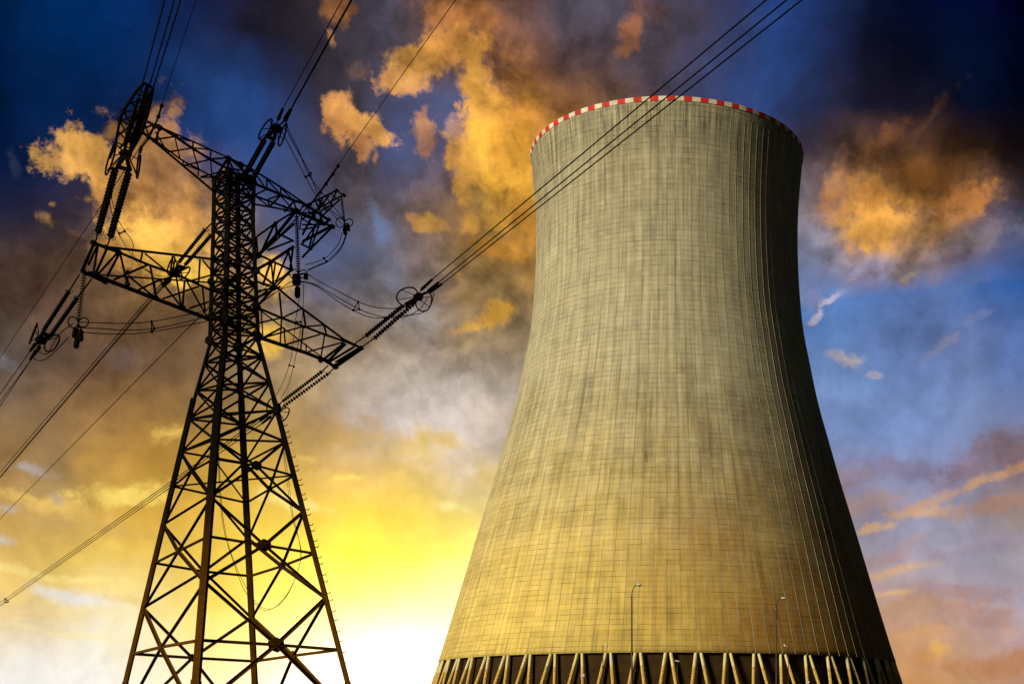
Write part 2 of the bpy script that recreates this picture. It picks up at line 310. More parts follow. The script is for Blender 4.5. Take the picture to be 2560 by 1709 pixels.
def shell_material(kind):
    m = bpy.data.materials.new('tower_' + kind); m.use_nodes = True
    q = G(m.node_tree); bs = m.node_tree.nodes['Principled BSDF']
    ob = q.n('ShaderNodeTexCoord').outputs['Object']
    X, Y, Zz = q.sep(ob)
    ang = q.m('ARCTAN2', Y, X)
    u = q.m('MULTIPLY', ang, NSEG / (2 * math.pi))
    v = q.m('DIVIDE', Zz, 1.27)
    cell = q.comb(q.m('FLOOR', u), q.m('FLOOR', v), 0)
    wn = q.n('ShaderNodeTexWhiteNoise'); wn.noise_dimensions = '2D'; q.put(wn.inputs['Vector'], cell)
    rowc = q.comb(0, q.m('FLOOR', v), 0)
    wr = q.n('ShaderNodeTexWhiteNoise'); wr.noise_dimensions = '2D'; q.put(wr.inputs['Vector'], rowc)
    # lift joints (horizontal) and form joints (vertical), broken up along their length
    wob = q.m('MULTIPLY', q.m('SUBTRACT', q.noise(ob, .35, 3), .5), .10)
    fu = q.m('ABSOLUTE', q.m('SUBTRACT', q.m('FRACT', q.m('ADD', u, .5)), .5))
    fv = q.m('ABSOLUTE', q.m('SUBTRACT', q.m('FRACT', q.m('ADD', q.m('ADD', v, wob), .5)), .5))
    brk = q.rng(q.noise(q.comb(q.m('MULTIPLY', u, .35), q.m('MULTIPLY', v, 1.0), 0), 1.3, 3), .40, .68)
    lu = q.m('MULTIPLY', q.rng(fu, .05, .01), .45)
    lv = q.m('MULTIPLY', q.rng(fv, .10, .02), q.m('MULTIPLY_ADD', brk, .55, .16))
    line = q.m('MAXIMUM', lu, lv)
    # mid-panel form marks
    fu2 = q.m('ABSOLUTE', q.m('SUBTRACT', q.m('FRACT', q.m('MULTIPLY', u, 4.0)), .5))
    streakv = q.comb(q.m('MULTIPLY', u, 1.0), q.m('MULTIPLY', v, .035), 0)
    st = q.noise(streakv, 1.9, 6, .62)          # long vertical run-off streaks
    st2 = q.noise(q.comb(q.m('MULTIPLY', u, 3.4), q.m('MULTIPLY', v, .06), 5), 1.5, 6, .7)
    patch = q.noise(ob, .035, 5, .6)
    grime = q.noise(ob, .16, 5, .65)
    band = q.noise(q.comb(q.m('MULTIPLY', u, .01), q.m('MULTIPLY', v, .16), 9), 1.0, 3, .6)
    b = q.m('ADD', q.rng(st, .25, .75, -.30, .30, False), q.rng(patch, .3, .7, -.15, .15, False))
    b = q.m('ADD', b, q.rng(st2, .25, .75, -.22, .22, False))
    b = q.m('ADD', b, q.rng(grime, .3, .7, -.09, .09, False))
    b = q.m('ADD', b, q.rng(band, .3, .7, -.08, .08, False))
    b = q.m('ADD', b, q.m('MULTIPLY', q.m('SUBTRACT', wn.outputs[0], .5), .13))
    b = q.m('ADD', b, q.m('MULTIPLY', q.m('SUBTRACT', wr.outputs[0], .5), .05))
    # broad damp stain below the throat, like the photograph's darker belt
    belt = q.m('MULTIPLY', q.rng(Zz, 100, 84), q.rng(Zz, 44, 74))
    belt = q.m('MULTIPLY', belt, q.rng(q.noise(q.comb(q.m('MULTIPLY', u, .5), q.m('MULTIPLY', v, .03), 3), .9, 5, .7), .38, .62))
    b = q.m('SUBTRACT', b, q.m('MULTIPLY', belt, .20))
    # sooty and washed streaks just under the rim, plus a general darkening upwards
    topst = q.m('MULTIPLY', q.rng(Zz, 143, 152), q.rng(st2, .42, .6))
    b = q.m('SUBTRACT', b, q.m('MULTIPLY', topst, .45))
    b = q.m('SUBTRACT', b, q.rng(q.m('ADD', Zz, q.m('MULTIPLY', grime, 30)), 95, 165, 0.0, .20))
    pale = q.m('MULTIPLY', q.rng(Zz, 140, 150), q.rng(st2, .5, .36))
    b = q.m('ADD', b, q.m('MULTIPLY', pale, .3))
    if kind == 'shell':
        c = q.mix(q.rng(patch, .35, .65), (.39, .36, .255), (.345, .325, .235))
        # sun-flare warmth painted into the lower shell: bright ochre left, dark brown right
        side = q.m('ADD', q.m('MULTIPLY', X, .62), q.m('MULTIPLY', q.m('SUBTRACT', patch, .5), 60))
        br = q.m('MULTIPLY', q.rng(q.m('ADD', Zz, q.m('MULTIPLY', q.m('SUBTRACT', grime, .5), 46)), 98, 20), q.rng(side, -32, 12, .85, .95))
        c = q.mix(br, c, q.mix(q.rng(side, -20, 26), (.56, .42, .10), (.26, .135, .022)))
    else:
        c = q.mix(.5, (.40, .37, .25), (.36, .34, .24))
    sc = q.m('MAXIMUM', q.m('ADD', b, 1.0), .25)
    c = q.v('SCALE', c, scale=sc)
    c = q.v('SCALE', c, scale=q.m('SUBTRACT', 1.0, q.m('MULTIPLY', line, .72)) if kind == 'shell' else 1.0)
    q.put(bs.inputs['Base Color'], c)
    bs.inputs['Roughness'].default_value = .92
    bs.inputs['Specular IOR Level'].default_value = .15
    bp = q.n('ShaderNodeBump'); bp.inputs['Distance'].default_value = .08; bp.inputs['Strength'].default_value = .7
    hgt = q.m('ADD', q.m('MULTIPLY', line, -1.0), q.m('ADD', q.m('MULTIPLY', wn.outputs[0], .5), q.m('MULTIPLY', q.noise(ob, 1.5, 5, .65), .8)))
    q.put(bp.inputs['Height'], hgt)
    q.put(bs.inputs['Normal'], bp.outputs[0])
    return m

NSEG = 112
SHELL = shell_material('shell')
RIB = shell_material('rib')
RED = mat('red_marking_paint', (.60, .02, .02), .7, 0, .2, .35, (.38, .03, .025))
WHITE = mat('white_marking_paint', (.66, .62, .56), .7, 0, .12, .35, (.47, .44, .38))

def column_material():
    m = bpy.data.materials.new('column_concrete'); m.use_nodes = True
    q = G(m.node_tree); bs = m.node_tree.nodes['Principled BSDF']
    ob = q.n('ShaderNodeTexCoord').outputs['Object']
    X, Y, Zz = q.sep(ob)
    edge = q.m('ADD', Zz, q.m('MULTIPLY', q.noise(ob, .8, 2), 1.0))
    dirty = q.rng(edge, 15.4, 14.6)
    nz = q.noise(q.comb(q.m('MULTIPLY', X, 1.5), q.m('MULTIPLY', Y, 1.5), q.m('MULTIPLY', Zz, 3.2)), 1.4, 6, .75)
    c = q.mix(q.rng(nz, .50, .60), (.55, .38, .10), (.20, .12, .03))
    c = q.mix(dirty, (.62, .54, .27), c)
    q.put(bs.inputs['Base Color'], c)
    bs.inputs['Roughness'].default_value = .9
    bp = q.n('ShaderNodeBump'); bp.inputs['Distance'].default_value = .12
    q.put(bp.inputs['Height'], nz); q.put(bs.inputs['Normal'], bp.outputs[0])
    return m
COLM = column_material()

# ------------------------------------------------------------------ mesh helpers
def obj(name, bm, mats, parent=None, smooth=False, kind=None, label=None):
    me = bpy.data.meshes.new(name)
    bm.to_mesh(me); bm.free()
    if not isinstance(mats, (list, tuple)): mats = [mats]
    for m in mats: me.materials.append(m)
    if smooth:
        for p in me.polygons: p.use_smooth = True
    o = bpy.data.objects.new(name, me)
    COL.objects.link(o)
    if parent is not None: o.parent = parent
    if kind: o['kind'] = kind
    if label: o['label'] = label
    return o

def tag(o, label, cat, group=None):
    o['label'] = label; o['category'] = cat
    if group: o['group'] = group
    return o

def thing(name, label, cat, loc=(0, 0, 0), group=None):
    o = bpy.data.objects.new(name, None); COL.objects.link(o)
    o.location = loc
    return tag(o, label, cat, group)

def frame(d):
    d = d.normalized()
    up = Vector((0, 0, 1)) if abs(d.z) < .95 else Vector((0, 1, 0))
    s = d.cross(up).normalized()
    return d, s, s.cross(d).normalized()

def bar(bm, p, q, w, prof='L'):
    """rolled-steel angle (L) or box section from p to q, flange width w"""
    d = q - p
    if d.length < 1e-4: return
    d, s, u = frame(d)
    t = w * .28
    if prof == 'L':
        pts = [(-w/2, -w/2), (w/2, -w/2), (w/2, -w/2 + t), (-w/2 + t, -w/2 + t), (-w/2 + t, w/2), (-w/2, w/2)]
    else:
        pts = [(-w/2, -w/2), (w/2, -w/2), (w/2, w/2), (-w/2, w/2)]
    a = [bm.verts.new(p + s * x + u * y) for x, y in pts]
    b = [bm.verts.new(q + s * x + u * y) for x, y in pts]
    n = len(pts)
    for i in range(n):
        bm.faces.new((a[i], a[(i + 1) % n], b[(i + 1) % n], b[i]))
    bm.faces.new(a[::-1]); bm.faces.new(b)

def tube(bm, pts, r, n=6, closed=False):
    rings = []
    m = len(pts)
    for i, p in enumerate(pts):
        if closed: d = pts[(i + 1) % m] - pts[i - 1]
        else: d = pts[min(i + 1, m - 1)] - pts[max(i - 1, 0)]
        d, s, u = frame(d)
        rr = r[i] if isinstance(r, (list, tuple)) else r
        rings.append([bm.verts.new(p + (s * math.cos(2 * math.pi * k / n) + u * math.sin(2 * math.pi * k / n)) * rr) for k in range(n)])
    for i in range(m if closed else m - 1):
        a, b = rings[i], rings[(i + 1) % m]
        for k in range(n):
            bm.faces.new((a[k], a[(k + 1) % n], b[(k + 1) % n], b[k]))
    if not closed:
        bm.faces.new(rings[0][::-1]); bm.faces.new(rings[-1])

def plate(bm, c, r, t, nrm, sides=6, asp=1.0, rot=0.3):
    d, s, u = frame(nrm)
    a = []; b = []
    for k in range(sides):
        an = 2 * math.pi * k / sides + rot
        o = s * math.cos(an) * r * asp + u * math.sin(an) * r
        a.append(bm.verts.new(c + o - d * t / 2)); b.append(bm.verts.new(c + o + d * t / 2))
    for k in range(sides):
        bm.faces.new((a[k], a[(k + 1) % sides], b[(k + 1) % sides], b[k]))
    bm.faces.new(a[::-1]); bm.faces.new(b)

def spline(pts, n=10):
    out = []
    for i in range(len(pts) - 1):
        p0 = pts[max(i - 1, 0)]; p1 = pts[i]; p2 = pts[i + 1]; p3 = pts[min(i + 2, len(pts) - 1)]
        for k in range(n):
            t = k / n
            out.append(.5 * ((2 * p1) + (p2 - p0) * t + (2 * p0 - 5 * p1 + 4 * p2 - p3) * t * t + (3 * p1 - p0 - 3 * p2 + p3) * t ** 3))
    out.append(pts[-1])
    return out

# ------------------------------------------------------------------ ground
bm = bmesh.new()
N = 24
S = 9000
vv = [[bm.verts.new(((i / N - .5) * 2 * S, (j / N - .5) * 2 * S + 2000, 0)) for i in range(N + 1)] for j in range(N + 1)]
for j in range(N):
    for i in range(N):
        bm.faces.new((vv[j][i], vv[j][i + 1], vv[j + 1][i + 1], vv[j + 1][i]))
obj('ground', bm, GROUND, kind='structure')

# ------------------------------------------------------------------ cooling tower
D = 359.0
FD = F
# silhouette half-widths (photo px) by picture row, turned into ring radius and height
prof_px = [(1700, 586), (1655, 572.5), (1645, 568), (1560, 542), (1450, 508), (1330, 472), (1200, 431), (1120, 409), (1033, 383), (985, 371), (900, 355), (841, 341), (784, 335), (720, 330), (650, 326.5), (560, 326), (500, 329), (450, 333), (420, 336.5), (390, 340)]
prof = []
for (py, w) in prof_px[1:]:
    rr = D * w / math.sqrt(F * F + w * w)
    hh = CH + (OY - py) * (D * D - rr * rr) / (F * D)
    prof.append((hh, rr))
HB = prof[0][0]
HT = prof[-1][0]
def prad(h):
    if h <= prof[0][0]: return prof[0][1]
    for (h0, r0), (h1, r1) in zip(prof, prof[1:]):
        if h <= h1: return r0 + (r1 - r0) * (h - h0) / (h1 - h0)
    return prof[-1][1]
# smooth the sampled outline
def srad(h):
    ws = 0; s = 0
    for k in range(-6, 7):
        hh = h + k * 1.6
        if hh < HB: v_ = 2 * prad(HB) - prad(2 * HB - hh)
        elif hh > HT: v_ = 2 * prad(HT) - prad(2 * HT - hh)
        else: v_ = prad(hh)
        w_ = math.exp(-(k / 3.5) ** 2); s += v_ * w_; ws += w_
    return s / ws

tower = thing('cooling_tower', 'huge grey-green concrete cooling tower with a red and white checked rim', 'cooling tower', (0, D, 0))
bm = bmesh.new()
NA = NSEG * 2
hs = [HB + (HT - HB) * i / 96 for i in range(97)]
rings = []
for h in hs:
    r = srad(h)
    rings.append([bm.verts.new((r * math.cos(2 * math.pi * k / NA), r * math.sin(2 * math.pi * k / NA), h)) for k in range(NA)])
inn = []
for h in hs:
    r = srad(h) - (.9 if h < HB + 8 else .45)
    inn.append([bm.verts.new((r * math.cos(2 * math.pi * k / NA), r * math.sin(2 * math.pi * k / NA), h)) for k in range(NA)])
for i in range(len(hs) - 1):
    for k in range(NA):
        k2 = (k + 1) % NA
        bm.faces.new((rings[i][k], rings[i][k2], rings[i + 1][k2], rings[i + 1][k])).smooth = True
        bm.faces.new((inn[i][k2], inn[i][k], inn[i + 1][k], inn[i + 1][k2])).smooth = True
for k in range(NA):
    k2 = (k + 1) % NA
    bm.faces.new((rings[0][k2], rings[0][k], inn[0][k], inn[0][k2]))
    bm.faces.new((rings[-1][k], rings[-1][k2], inn[-1][k2], inn[-1][k]))
# meridional ribs standing proud of the shell, one per form joint
for s in range(NSEG):
    a = 2 * math.pi * s / NSEG
    ca, sa = math.cos(a), math.sin(a)
    prev = None
    for h in hs[:-2:2]:
        r = srad(h)
        q = []
        for (dr, dt) in ((-.02, -.045), (.05, -.03), (.05, .03), (-.02, .045)):
            q.append(bm.verts.new(((r + dr) * ca - dt * sa, (r + dr) * sa + dt * ca, h)))
        if prev:
            for k in range(3):
                f = bm.faces.new((prev[k], prev[k + 1], q[k + 1], q[k])); f.material_index = 1
        prev = q
bmesh.ops.recalc_face_normals(bm, faces=bm.faces[:])
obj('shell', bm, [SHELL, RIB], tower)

bm = bmesh.new()      # rim marking: alternating painted panels
BH0, BH1 = HT - .75, HT + .30
for s in range(NSEG):
    mi = s % 2
    for sub in range(2):
        a0 = 2 * math.pi * (s + sub * .5) / NSEG; a1 = 2 * math.pi * (s + sub * .5 + .5) / NSEG
        ro0 = srad(BH0) + .14; ro1 = srad(HT) + .22; ri = srad(HT) - .75
        def q4(rr0, h0, rr1, h1, flip=False):
            v4 = [bm.verts.new((rr0 * math.cos(a0), rr0 * math.sin(a0), h0)), bm.verts.new((rr0 * math.cos(a1), rr0 * math.sin(a1), h0)), bm.verts.new((rr1 * math.cos(a1), rr1 * math.sin(a1), h1)), bm.verts.new((rr1 * math.cos(a0), rr1 * math.sin(a0), h1))]
            f = bm.faces.new(v4 if not flip else v4[::-1]); f.material_index = mi
        q4(ro0, BH0, ro1, BH1); q4(ro1, BH1, ri, BH1); q4(ri, BH1, ri, BH0); q4(ri + .02, BH0, ro0, BH0)
obj('rim_band', bm, [RED, WHITE], tower)

# support columns: leaning pairs between pond kerb and shell foot
RB = srad(HB)
RG = RB + (RB - srad(HB + 18)) * 1.02
NP = 56
def column_bm(bm, a_top, a_bot, hb=.3):
    pt = Vector(((RB - .45) * math.cos(a_top), (RB - .45) * math.sin(a_top), HB + .02))
    pb = Vector(((RG - .45) * math.cos(a_bot), (RG - .45) * math.sin(a_bot), hb))
    d = pt - pb
    dd, s, u = frame(d)
    n = 8
    prev = None
    for i in range(9):
        t = i / 8
        c = pb + d * t
        r = .38 + (.0 if t > .80 else .03 * random.random())
        ring = [bm.verts.new(c + (s * math.cos(2 * math.pi * (k + .5) / n) + u * math.sin(2 * math.pi * (k + .5) / n)) * r) for k in range(n)]
        if prev:
            for k in range(n): bm.faces.new((prev[k], prev[(k + 1) % n], ring[(k + 1) % n], ring[k]))
        else: bm.faces.new(ring[::-1])
        prev = ring
    bm.faces.new(prev)
step = 2 * math.pi / NP
cols = []
OFFA = -math.pi / 2 + .0045
for k in range(NP):
    a = OFFA + k * step
    for sgn in (-1, 1):
        cols.append((a + sgn * step * .085, a + sgn * step * .44))
cols.sort(key=lambda c: math.sin(c[0]))
for at_, ab in cols[:100]:
    bm = bmesh.new(); column_bm(bm, at_, ab)
    obj('column', bm, COLM, tower)
bm = bmesh.new()
for at_, ab in cols[100:]: column_bm(bm, at_, ab)
obj('column', bm, COLM, tower, kind='stuff')
# drum added inside, its dark colour standing for the cavity's shade; basin kerb
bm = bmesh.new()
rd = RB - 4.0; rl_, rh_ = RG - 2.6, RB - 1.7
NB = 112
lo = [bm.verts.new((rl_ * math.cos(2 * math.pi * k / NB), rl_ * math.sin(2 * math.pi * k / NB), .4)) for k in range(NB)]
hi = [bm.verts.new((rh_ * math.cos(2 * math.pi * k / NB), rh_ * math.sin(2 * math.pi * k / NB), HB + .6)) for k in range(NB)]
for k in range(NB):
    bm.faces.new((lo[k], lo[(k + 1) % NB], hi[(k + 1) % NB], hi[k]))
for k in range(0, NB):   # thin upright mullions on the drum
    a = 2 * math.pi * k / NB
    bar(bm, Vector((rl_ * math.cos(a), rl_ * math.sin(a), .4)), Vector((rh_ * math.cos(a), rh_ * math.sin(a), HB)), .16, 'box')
obj('added_shade_drum', bm, CAVITY_SHADE, tower)
bm = bmesh.new()
prevs = None
for k in range(NB + 1):
    a = 2 * math.pi * k / NB
    q = [bm.verts.new((r * math.cos(a), r * math.sin(a), h)) for r, h in ((RG - 2, 0), (RG - 2, .6), (RG + 1.5, .6), (RG + 1.5, 0))]
    if prevs:
        for j in range(3): bm.faces.new((prevs[j], prevs[j + 1], q[j + 1], q[j]))
    prevs = q
obj('basin_kerb', bm, RIB, tower)

# ------------------------------------------------------------------ pylon
ZC = 100.0
pylon = thing('transmission_tower', 'tall black steel lattice pylon with long crossarms left of the cooling tower', 'pylon', (P(590, 1709, ZC).x, ZC, 0))
LOC = Vector(pylon.location)
LEGK = {  # photo rows and columns of each leg's line
 1: [(1859, 277), (1709, 313), (1000, 483), (853, 525), (550, 534), (440, 536)],
 2: [(1859, 478), (1709, 490), (1000, 546), (853, 562), (550, 569), (425, 571)],
 3: [(1859, 644), (1709, 637), (1000, 603), (853, 597), (550, 595), (445, 594)],
 4: [(1859, 909), (1709, 870), (1000, 686), (853, 646), (550, 632), (440, 635)]}
LZ = {1: .16, 2: -.5, 3: .5, 4: -.16}
def legx(i, y):
    k = LEGK[i]
    for (y0, x0), (y1, x1) in zip(k, k[1:]):
        if y >= y1 or (y1, x1) == k[-1]:
            return x0 + (x1 - x0) * (y - y0) / (y1 - y0)
def width(y): return (legx(4, y) - legx(1, y)) * ZC / F
def legz(i, y): return ZC + LZ[i] * width(y)
def L(i, y): return P(legx(i, y), y, legz(i, y)) - LOC
def face(i, j, x, y):
    xi, xj = legx(i, y), legx(j, y)
    t = min(max((x - xi) / (xj - xi), 0), 1)
    z_ = 1 / ((1 - t) / legz(i, y) + t / legz(j, y))
    return P(x, y, z_) - LOC
PX = ZC / F
z5 = lambda x, y: (250 + .4522 * x, 1000 + .4522 * y)
z4 = lambda x, y: (450 + .3188 * x, 550 + .3188 * y)
z3 = lambda x, y: (.3188 * x, 550 + .3188 * y)
z2 = lambda x, y: (450 + .3188 * x, 150 + .3188 * y)
z1 = lambda x, y: (.3189 * x, 150 + .3189 * y)
z6 = lambda x, y: (850 + .1914 * x, 600 + .1914 * y)

LW = {1: (11.5, 8), 2: (19, 11), 3: (14, 10), 4: (12.5, 8)}
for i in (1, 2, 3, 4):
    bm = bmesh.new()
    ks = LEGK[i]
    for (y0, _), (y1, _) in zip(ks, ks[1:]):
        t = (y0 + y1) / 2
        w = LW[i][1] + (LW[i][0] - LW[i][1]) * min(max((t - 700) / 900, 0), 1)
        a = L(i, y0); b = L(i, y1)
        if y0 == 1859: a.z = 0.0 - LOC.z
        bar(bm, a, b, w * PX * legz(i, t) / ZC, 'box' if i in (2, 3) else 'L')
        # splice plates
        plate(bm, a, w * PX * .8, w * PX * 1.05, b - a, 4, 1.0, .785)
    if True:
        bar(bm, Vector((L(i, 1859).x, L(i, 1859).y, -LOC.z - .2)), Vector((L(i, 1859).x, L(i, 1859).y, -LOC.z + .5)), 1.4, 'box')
    obj('leg', bm, STEEL_FLARE, pylon)

# lower body: rings with face gussets and diamond bracing
def gplate(*a):
    b_ = bmesh.new(); plate(b_, *a); obj('gusset_plate', b_, STEEL_FLARE, pylon)
RINGS = [  # leg nodes y (1..4) and face gussets (src px) f12, f24, f13, f34
 dict(a=z5(190,1400)[1], b=z5(0,1324)[1], c=z5(0,1441)[1], e=z5(0,1377)[1], f12=z5(335,1362), f24=z5(975,1350), f13=z5(512,1422), f34=z5(1065,1410)),
 dict(a=z5(0,898)[1], b=z5(0,750)[1], c=z5(0,970)[1], e=z5(0,845)[1], f12=z5(430,832), f24=z5(910,800), f13=z5(575,945), f34=z5(1003,915)),
 dict(a=z5(0,474)[1], b=z5(0,322)[1], c=z5(0,565)[1], e=z5(0,415)[1], f12=z5(505,388), f24=z5(865,360), f13=z5(615,522), f34=z5(935,490)),
]
MIDS = [dict(a=1835, b=1780, c=1850, e=1815), dict(a=z5(0,1146)[1], b=z5(0,1000)[1], c=z5(0,1200)[1], e=z5(0,1092)[1]), dict(a=z5(0,686)[1], b=z5(0,532)[1], c=z5(0,765)[1], e=z5(0,616)[1]), dict(a=z5(0,285)[1], b=z5(0,215)[1], c=z5(0,345)[1], e=z5(0,228)[1])]
KEY = {1: 'a', 2: 'b', 3: 'c', 4: 'e'}
for (i, j) in ((1, 2), (2, 4), (1, 3), (3, 4)):
    bm = bmesh.new()
    for n, rg in enumerate(RINGS):
        fk = 'f%d%d' % (i, j)
        gx, gy = rg[fk]
        c = face(i, j, gx, gy)
        w = (7.6 - n * 1.0) * PX
        a = L(i, rg[KEY[i]]); b = L(j, rg[KEY[j]])
        bar(bm, a, c, w); bar(bm, c, b, w)
        for md in (MIDS[n], MIDS[n + 1]):
            bar(bm, L(i, md[KEY[i]]), c, w * 1.1); bar(bm, c, L(j, md[KEY[j]]), w * 1.1)
        big = {'f24': 19, 'f12': 12, 'f13': 11, 'f34': 14}[fk] * (1 - .17 * n)
        gplate(c, big * PX, .06, (b - a).cross(Vector((0, 0, 1))), 6, 1.15, .4)
        for lg, e_ in ((i, KEY[i]), (j, KEY[j])):
            pt = L(lg, MIDS[n + 1][e_])
            gplate(pt, (8 - n) * PX, .06, (b - a).cross(Vector((0, 0, 1))), 5, .7, .9)
    # upper tapering body: plain X panels
    LV = [(MIDS[3]['a'], MIDS[3]['b'], MIDS[3]['c'], MIDS[3]['e']), (1047, 1034, 1062, 1025), (976, 961, 972, 955), (907, 888, 900, 891), (853, 835, 869, 840)]
    for n in range(len(LV) - 1):
        lo_, hi_ = LV[n], LV[n + 1]
        w = 5.2 * PX
        bar(bm, L(i, lo_[i - 1]), L(j, lo_[j - 1]), w)
        bar(bm, L(i, lo_[i - 1]), L(j, hi_[j - 1]), w)
        bar(bm, L(j, lo_[j - 1]), L(i, hi_[i - 1]), w)
    # shaft between the crossarms: tight lacing
    yy = [(853, 835, 869, 840), (822, 800, 826, 815), (790, 764, 792, 780), (755, 733, 760, 748), (720, 700, 726, 712), (684, 652, 692, 676), (650, 624, 658, 640), (612, 590, 620, 604), (576, 556, 584, 566), (540, 520, 546, 530), (506, 488, 512, 496), (474, 456, 480, 464), (445, 427, 450, 440)]
    for n in range(len(yy) - 1):
        lo_, hi_ = yy[n], yy[n + 1]
        w = 4.3 * PX
        bar(bm, L(i, lo_[i - 1]), L(j, lo_[j - 1]), w * 1.15)
        bar(bm, L(i, lo_[i - 1]), L(j, hi_[j - 1]), w)
        bar(bm, L(j, lo_[j - 1]), L(i, hi_[i - 1]), w)
    bar(bm, L(i, 445), L(j, 445), 5 * PX)
    obj('bracing', bm, STEEL_FLARE, pylon)
# horizontal plan bracing inside the body
for (a, b, w) in (((1, RINGS[2]['a']), (4, RINGS[2]['e']), 4), ((2, RINGS[2]['b']), (3, RINGS[2]['c']), 4), ((1, 1047), (4, 1025), 4), ((2, 1034), (3, 1062), 4), ((1, 907), (4, 891), 4), ((1, 800), (4, 790), 5), ((2, 800), (3, 822), 5), ((1, 706), (4, 690), 5), ((2, 652), (3, 668), 4), ((1, 560), (4, 545), 4), ((2, 470), (3, 480), 5), ((1, 480), (4, 470), 5)):
    bm = bmesh.new()
    bar(bm, L(*a), L(*b), w * PX)
    obj('plan_brace', bm, STEEL_FLARE, pylon)
for (i, y, r) in ((2, 800, 15), (2, 733, 9), (2, 652, 10), (3, 869, 15), (1, 853, 11), (1, 706, 9), (4, 840, 11), (4, 765, 9), (4, 680, 9), (3, 480, 8), (2, 480, 9), (3, 520, 7), (1, 795, 9), (4, 1025, 11), (2, 560, 7), (3, 700, 8)):
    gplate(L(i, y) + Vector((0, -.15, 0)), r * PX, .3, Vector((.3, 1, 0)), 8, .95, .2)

def arm_part(name, x0, Z0, x1, Z1, segs, zf, off=0.0, plates=()):
    """one crossarm: segments given as photo points; depth runs evenly from x0/Z0 to x1/Z1"""
    bm = bmesh.new()
    def pt(x, y, o=0.0):
        X, Yy = zf(x, y)
        t = (X - x0) / (x1 - x0); t = min(max(t, -.15), 1.15)
        return P(X, Yy, 1 / ((1 - t) / Z0 + t / Z1) + o) - LOC
    for sg in segs:
        w, o = sg[0], sg[1]
        pts = sg[2:]
        for k in range(len(pts) - 1):
            o0 = o[0] if isinstance(o, tuple) else o
            o1 = o[1] if isinstance(o, tuple) else o
            # a tuple means the bar runs from one face of the arm to the other
            a = pt(*pts[k], o0 if k % 2 == 0 else o1); b = pt(*pts[k + 1], o1 if k % 2 == 0 else o0)
            bar(bm, a, b, w * PX)
    for (x_, y_, r_, o_) in plates:
        plate(bm, pt(x_, y_, o_), r_ * PX, .25, Vector((.2, 1, 0)), 6, 1.1, .4)
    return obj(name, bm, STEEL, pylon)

NR_, FR_ = -1.2, 1.2
AB, BA = (NR_, FR_), (FR_, NR_)
# lower crossarm, near (left) half
arm_part('crossarm', 234, 89, 560, 99.5, [
 (5.5, NR_, (840,210), (1780,318)), (6, FR_, (735,178), (930,248), (1170,350), (1400,430), (1650,545), (1770,580)),
 (3.6, NR_, (740,425), (1665,490)), (9.5, FR_, (700,412), (1640,772)), (7, AB, (735,178), (930,248)),
 (7, FR_, (735,178), (640,395)), (5, FR_, (760,200), (690,350)), (8, FR_, (640,395), (820,478)), (6, AB, (735,178), (840,210)),
 (5, FR_, (770,205), (735,420)), (5.5, NR_, (840,210), (745,420)), (5.5, BA, (915,255), (765,420)), (5.5, FR_, (930,265), (835,445)),
 (5, FR_, (945,265), (1000,500)), (5, BA, (890,465), (1150,352)), (5, FR_, (1180,360), (1225,600)), (5, FR_, (1010,435), (1210,600)),
 (4.2, FR_, (1090,545), (1250,470), (1400,430)), (4.2, NR_, (1120,250), (1105,325)), (4.2, AB, (1140,260), (1320,408)), (4.2, NR_, (1355,285), (1340,400)), (4, NR_, (1370,290), (1440,455)),
 (4.5, NR_, (1570,310), (1560,490)), (4.5, NR_, (1590,310), (1690,430)), (5, FR_, (1260,470), (1420,670)), (4.5, FR_, (1385,450), (1420,665)), (5, FR_, (1450,480), (1435,665)),
 (5, FR_, (1470,480), (1620,745)), (4.5, FR_, (1590,530), (1610,720)), (4.2, FR_, (1280,615), (1560,520)), (4.2, FR_, (1490,690), (1640,640)), (4, NR_, (1440,455), (1560,492)), (4, BA, (1470,480), (1655,430)),
 (4, AB, (1210,470), (1220,600)), (4.5, FR_, (1000,440), (1010,520)),
 ], z3, plates=[(735,180,7,1.2),(835,215,6,-1.2),(930,250,6,1.2),(740,425,8,1.2),(820,478,7,1.2),(1000,500,5,1.2),(1220,605,6,1.2),(1430,680,6,1.2),(1005,408,4,1.2),(1790,330,8,-1.2),(1660,490,8,-1.2)])
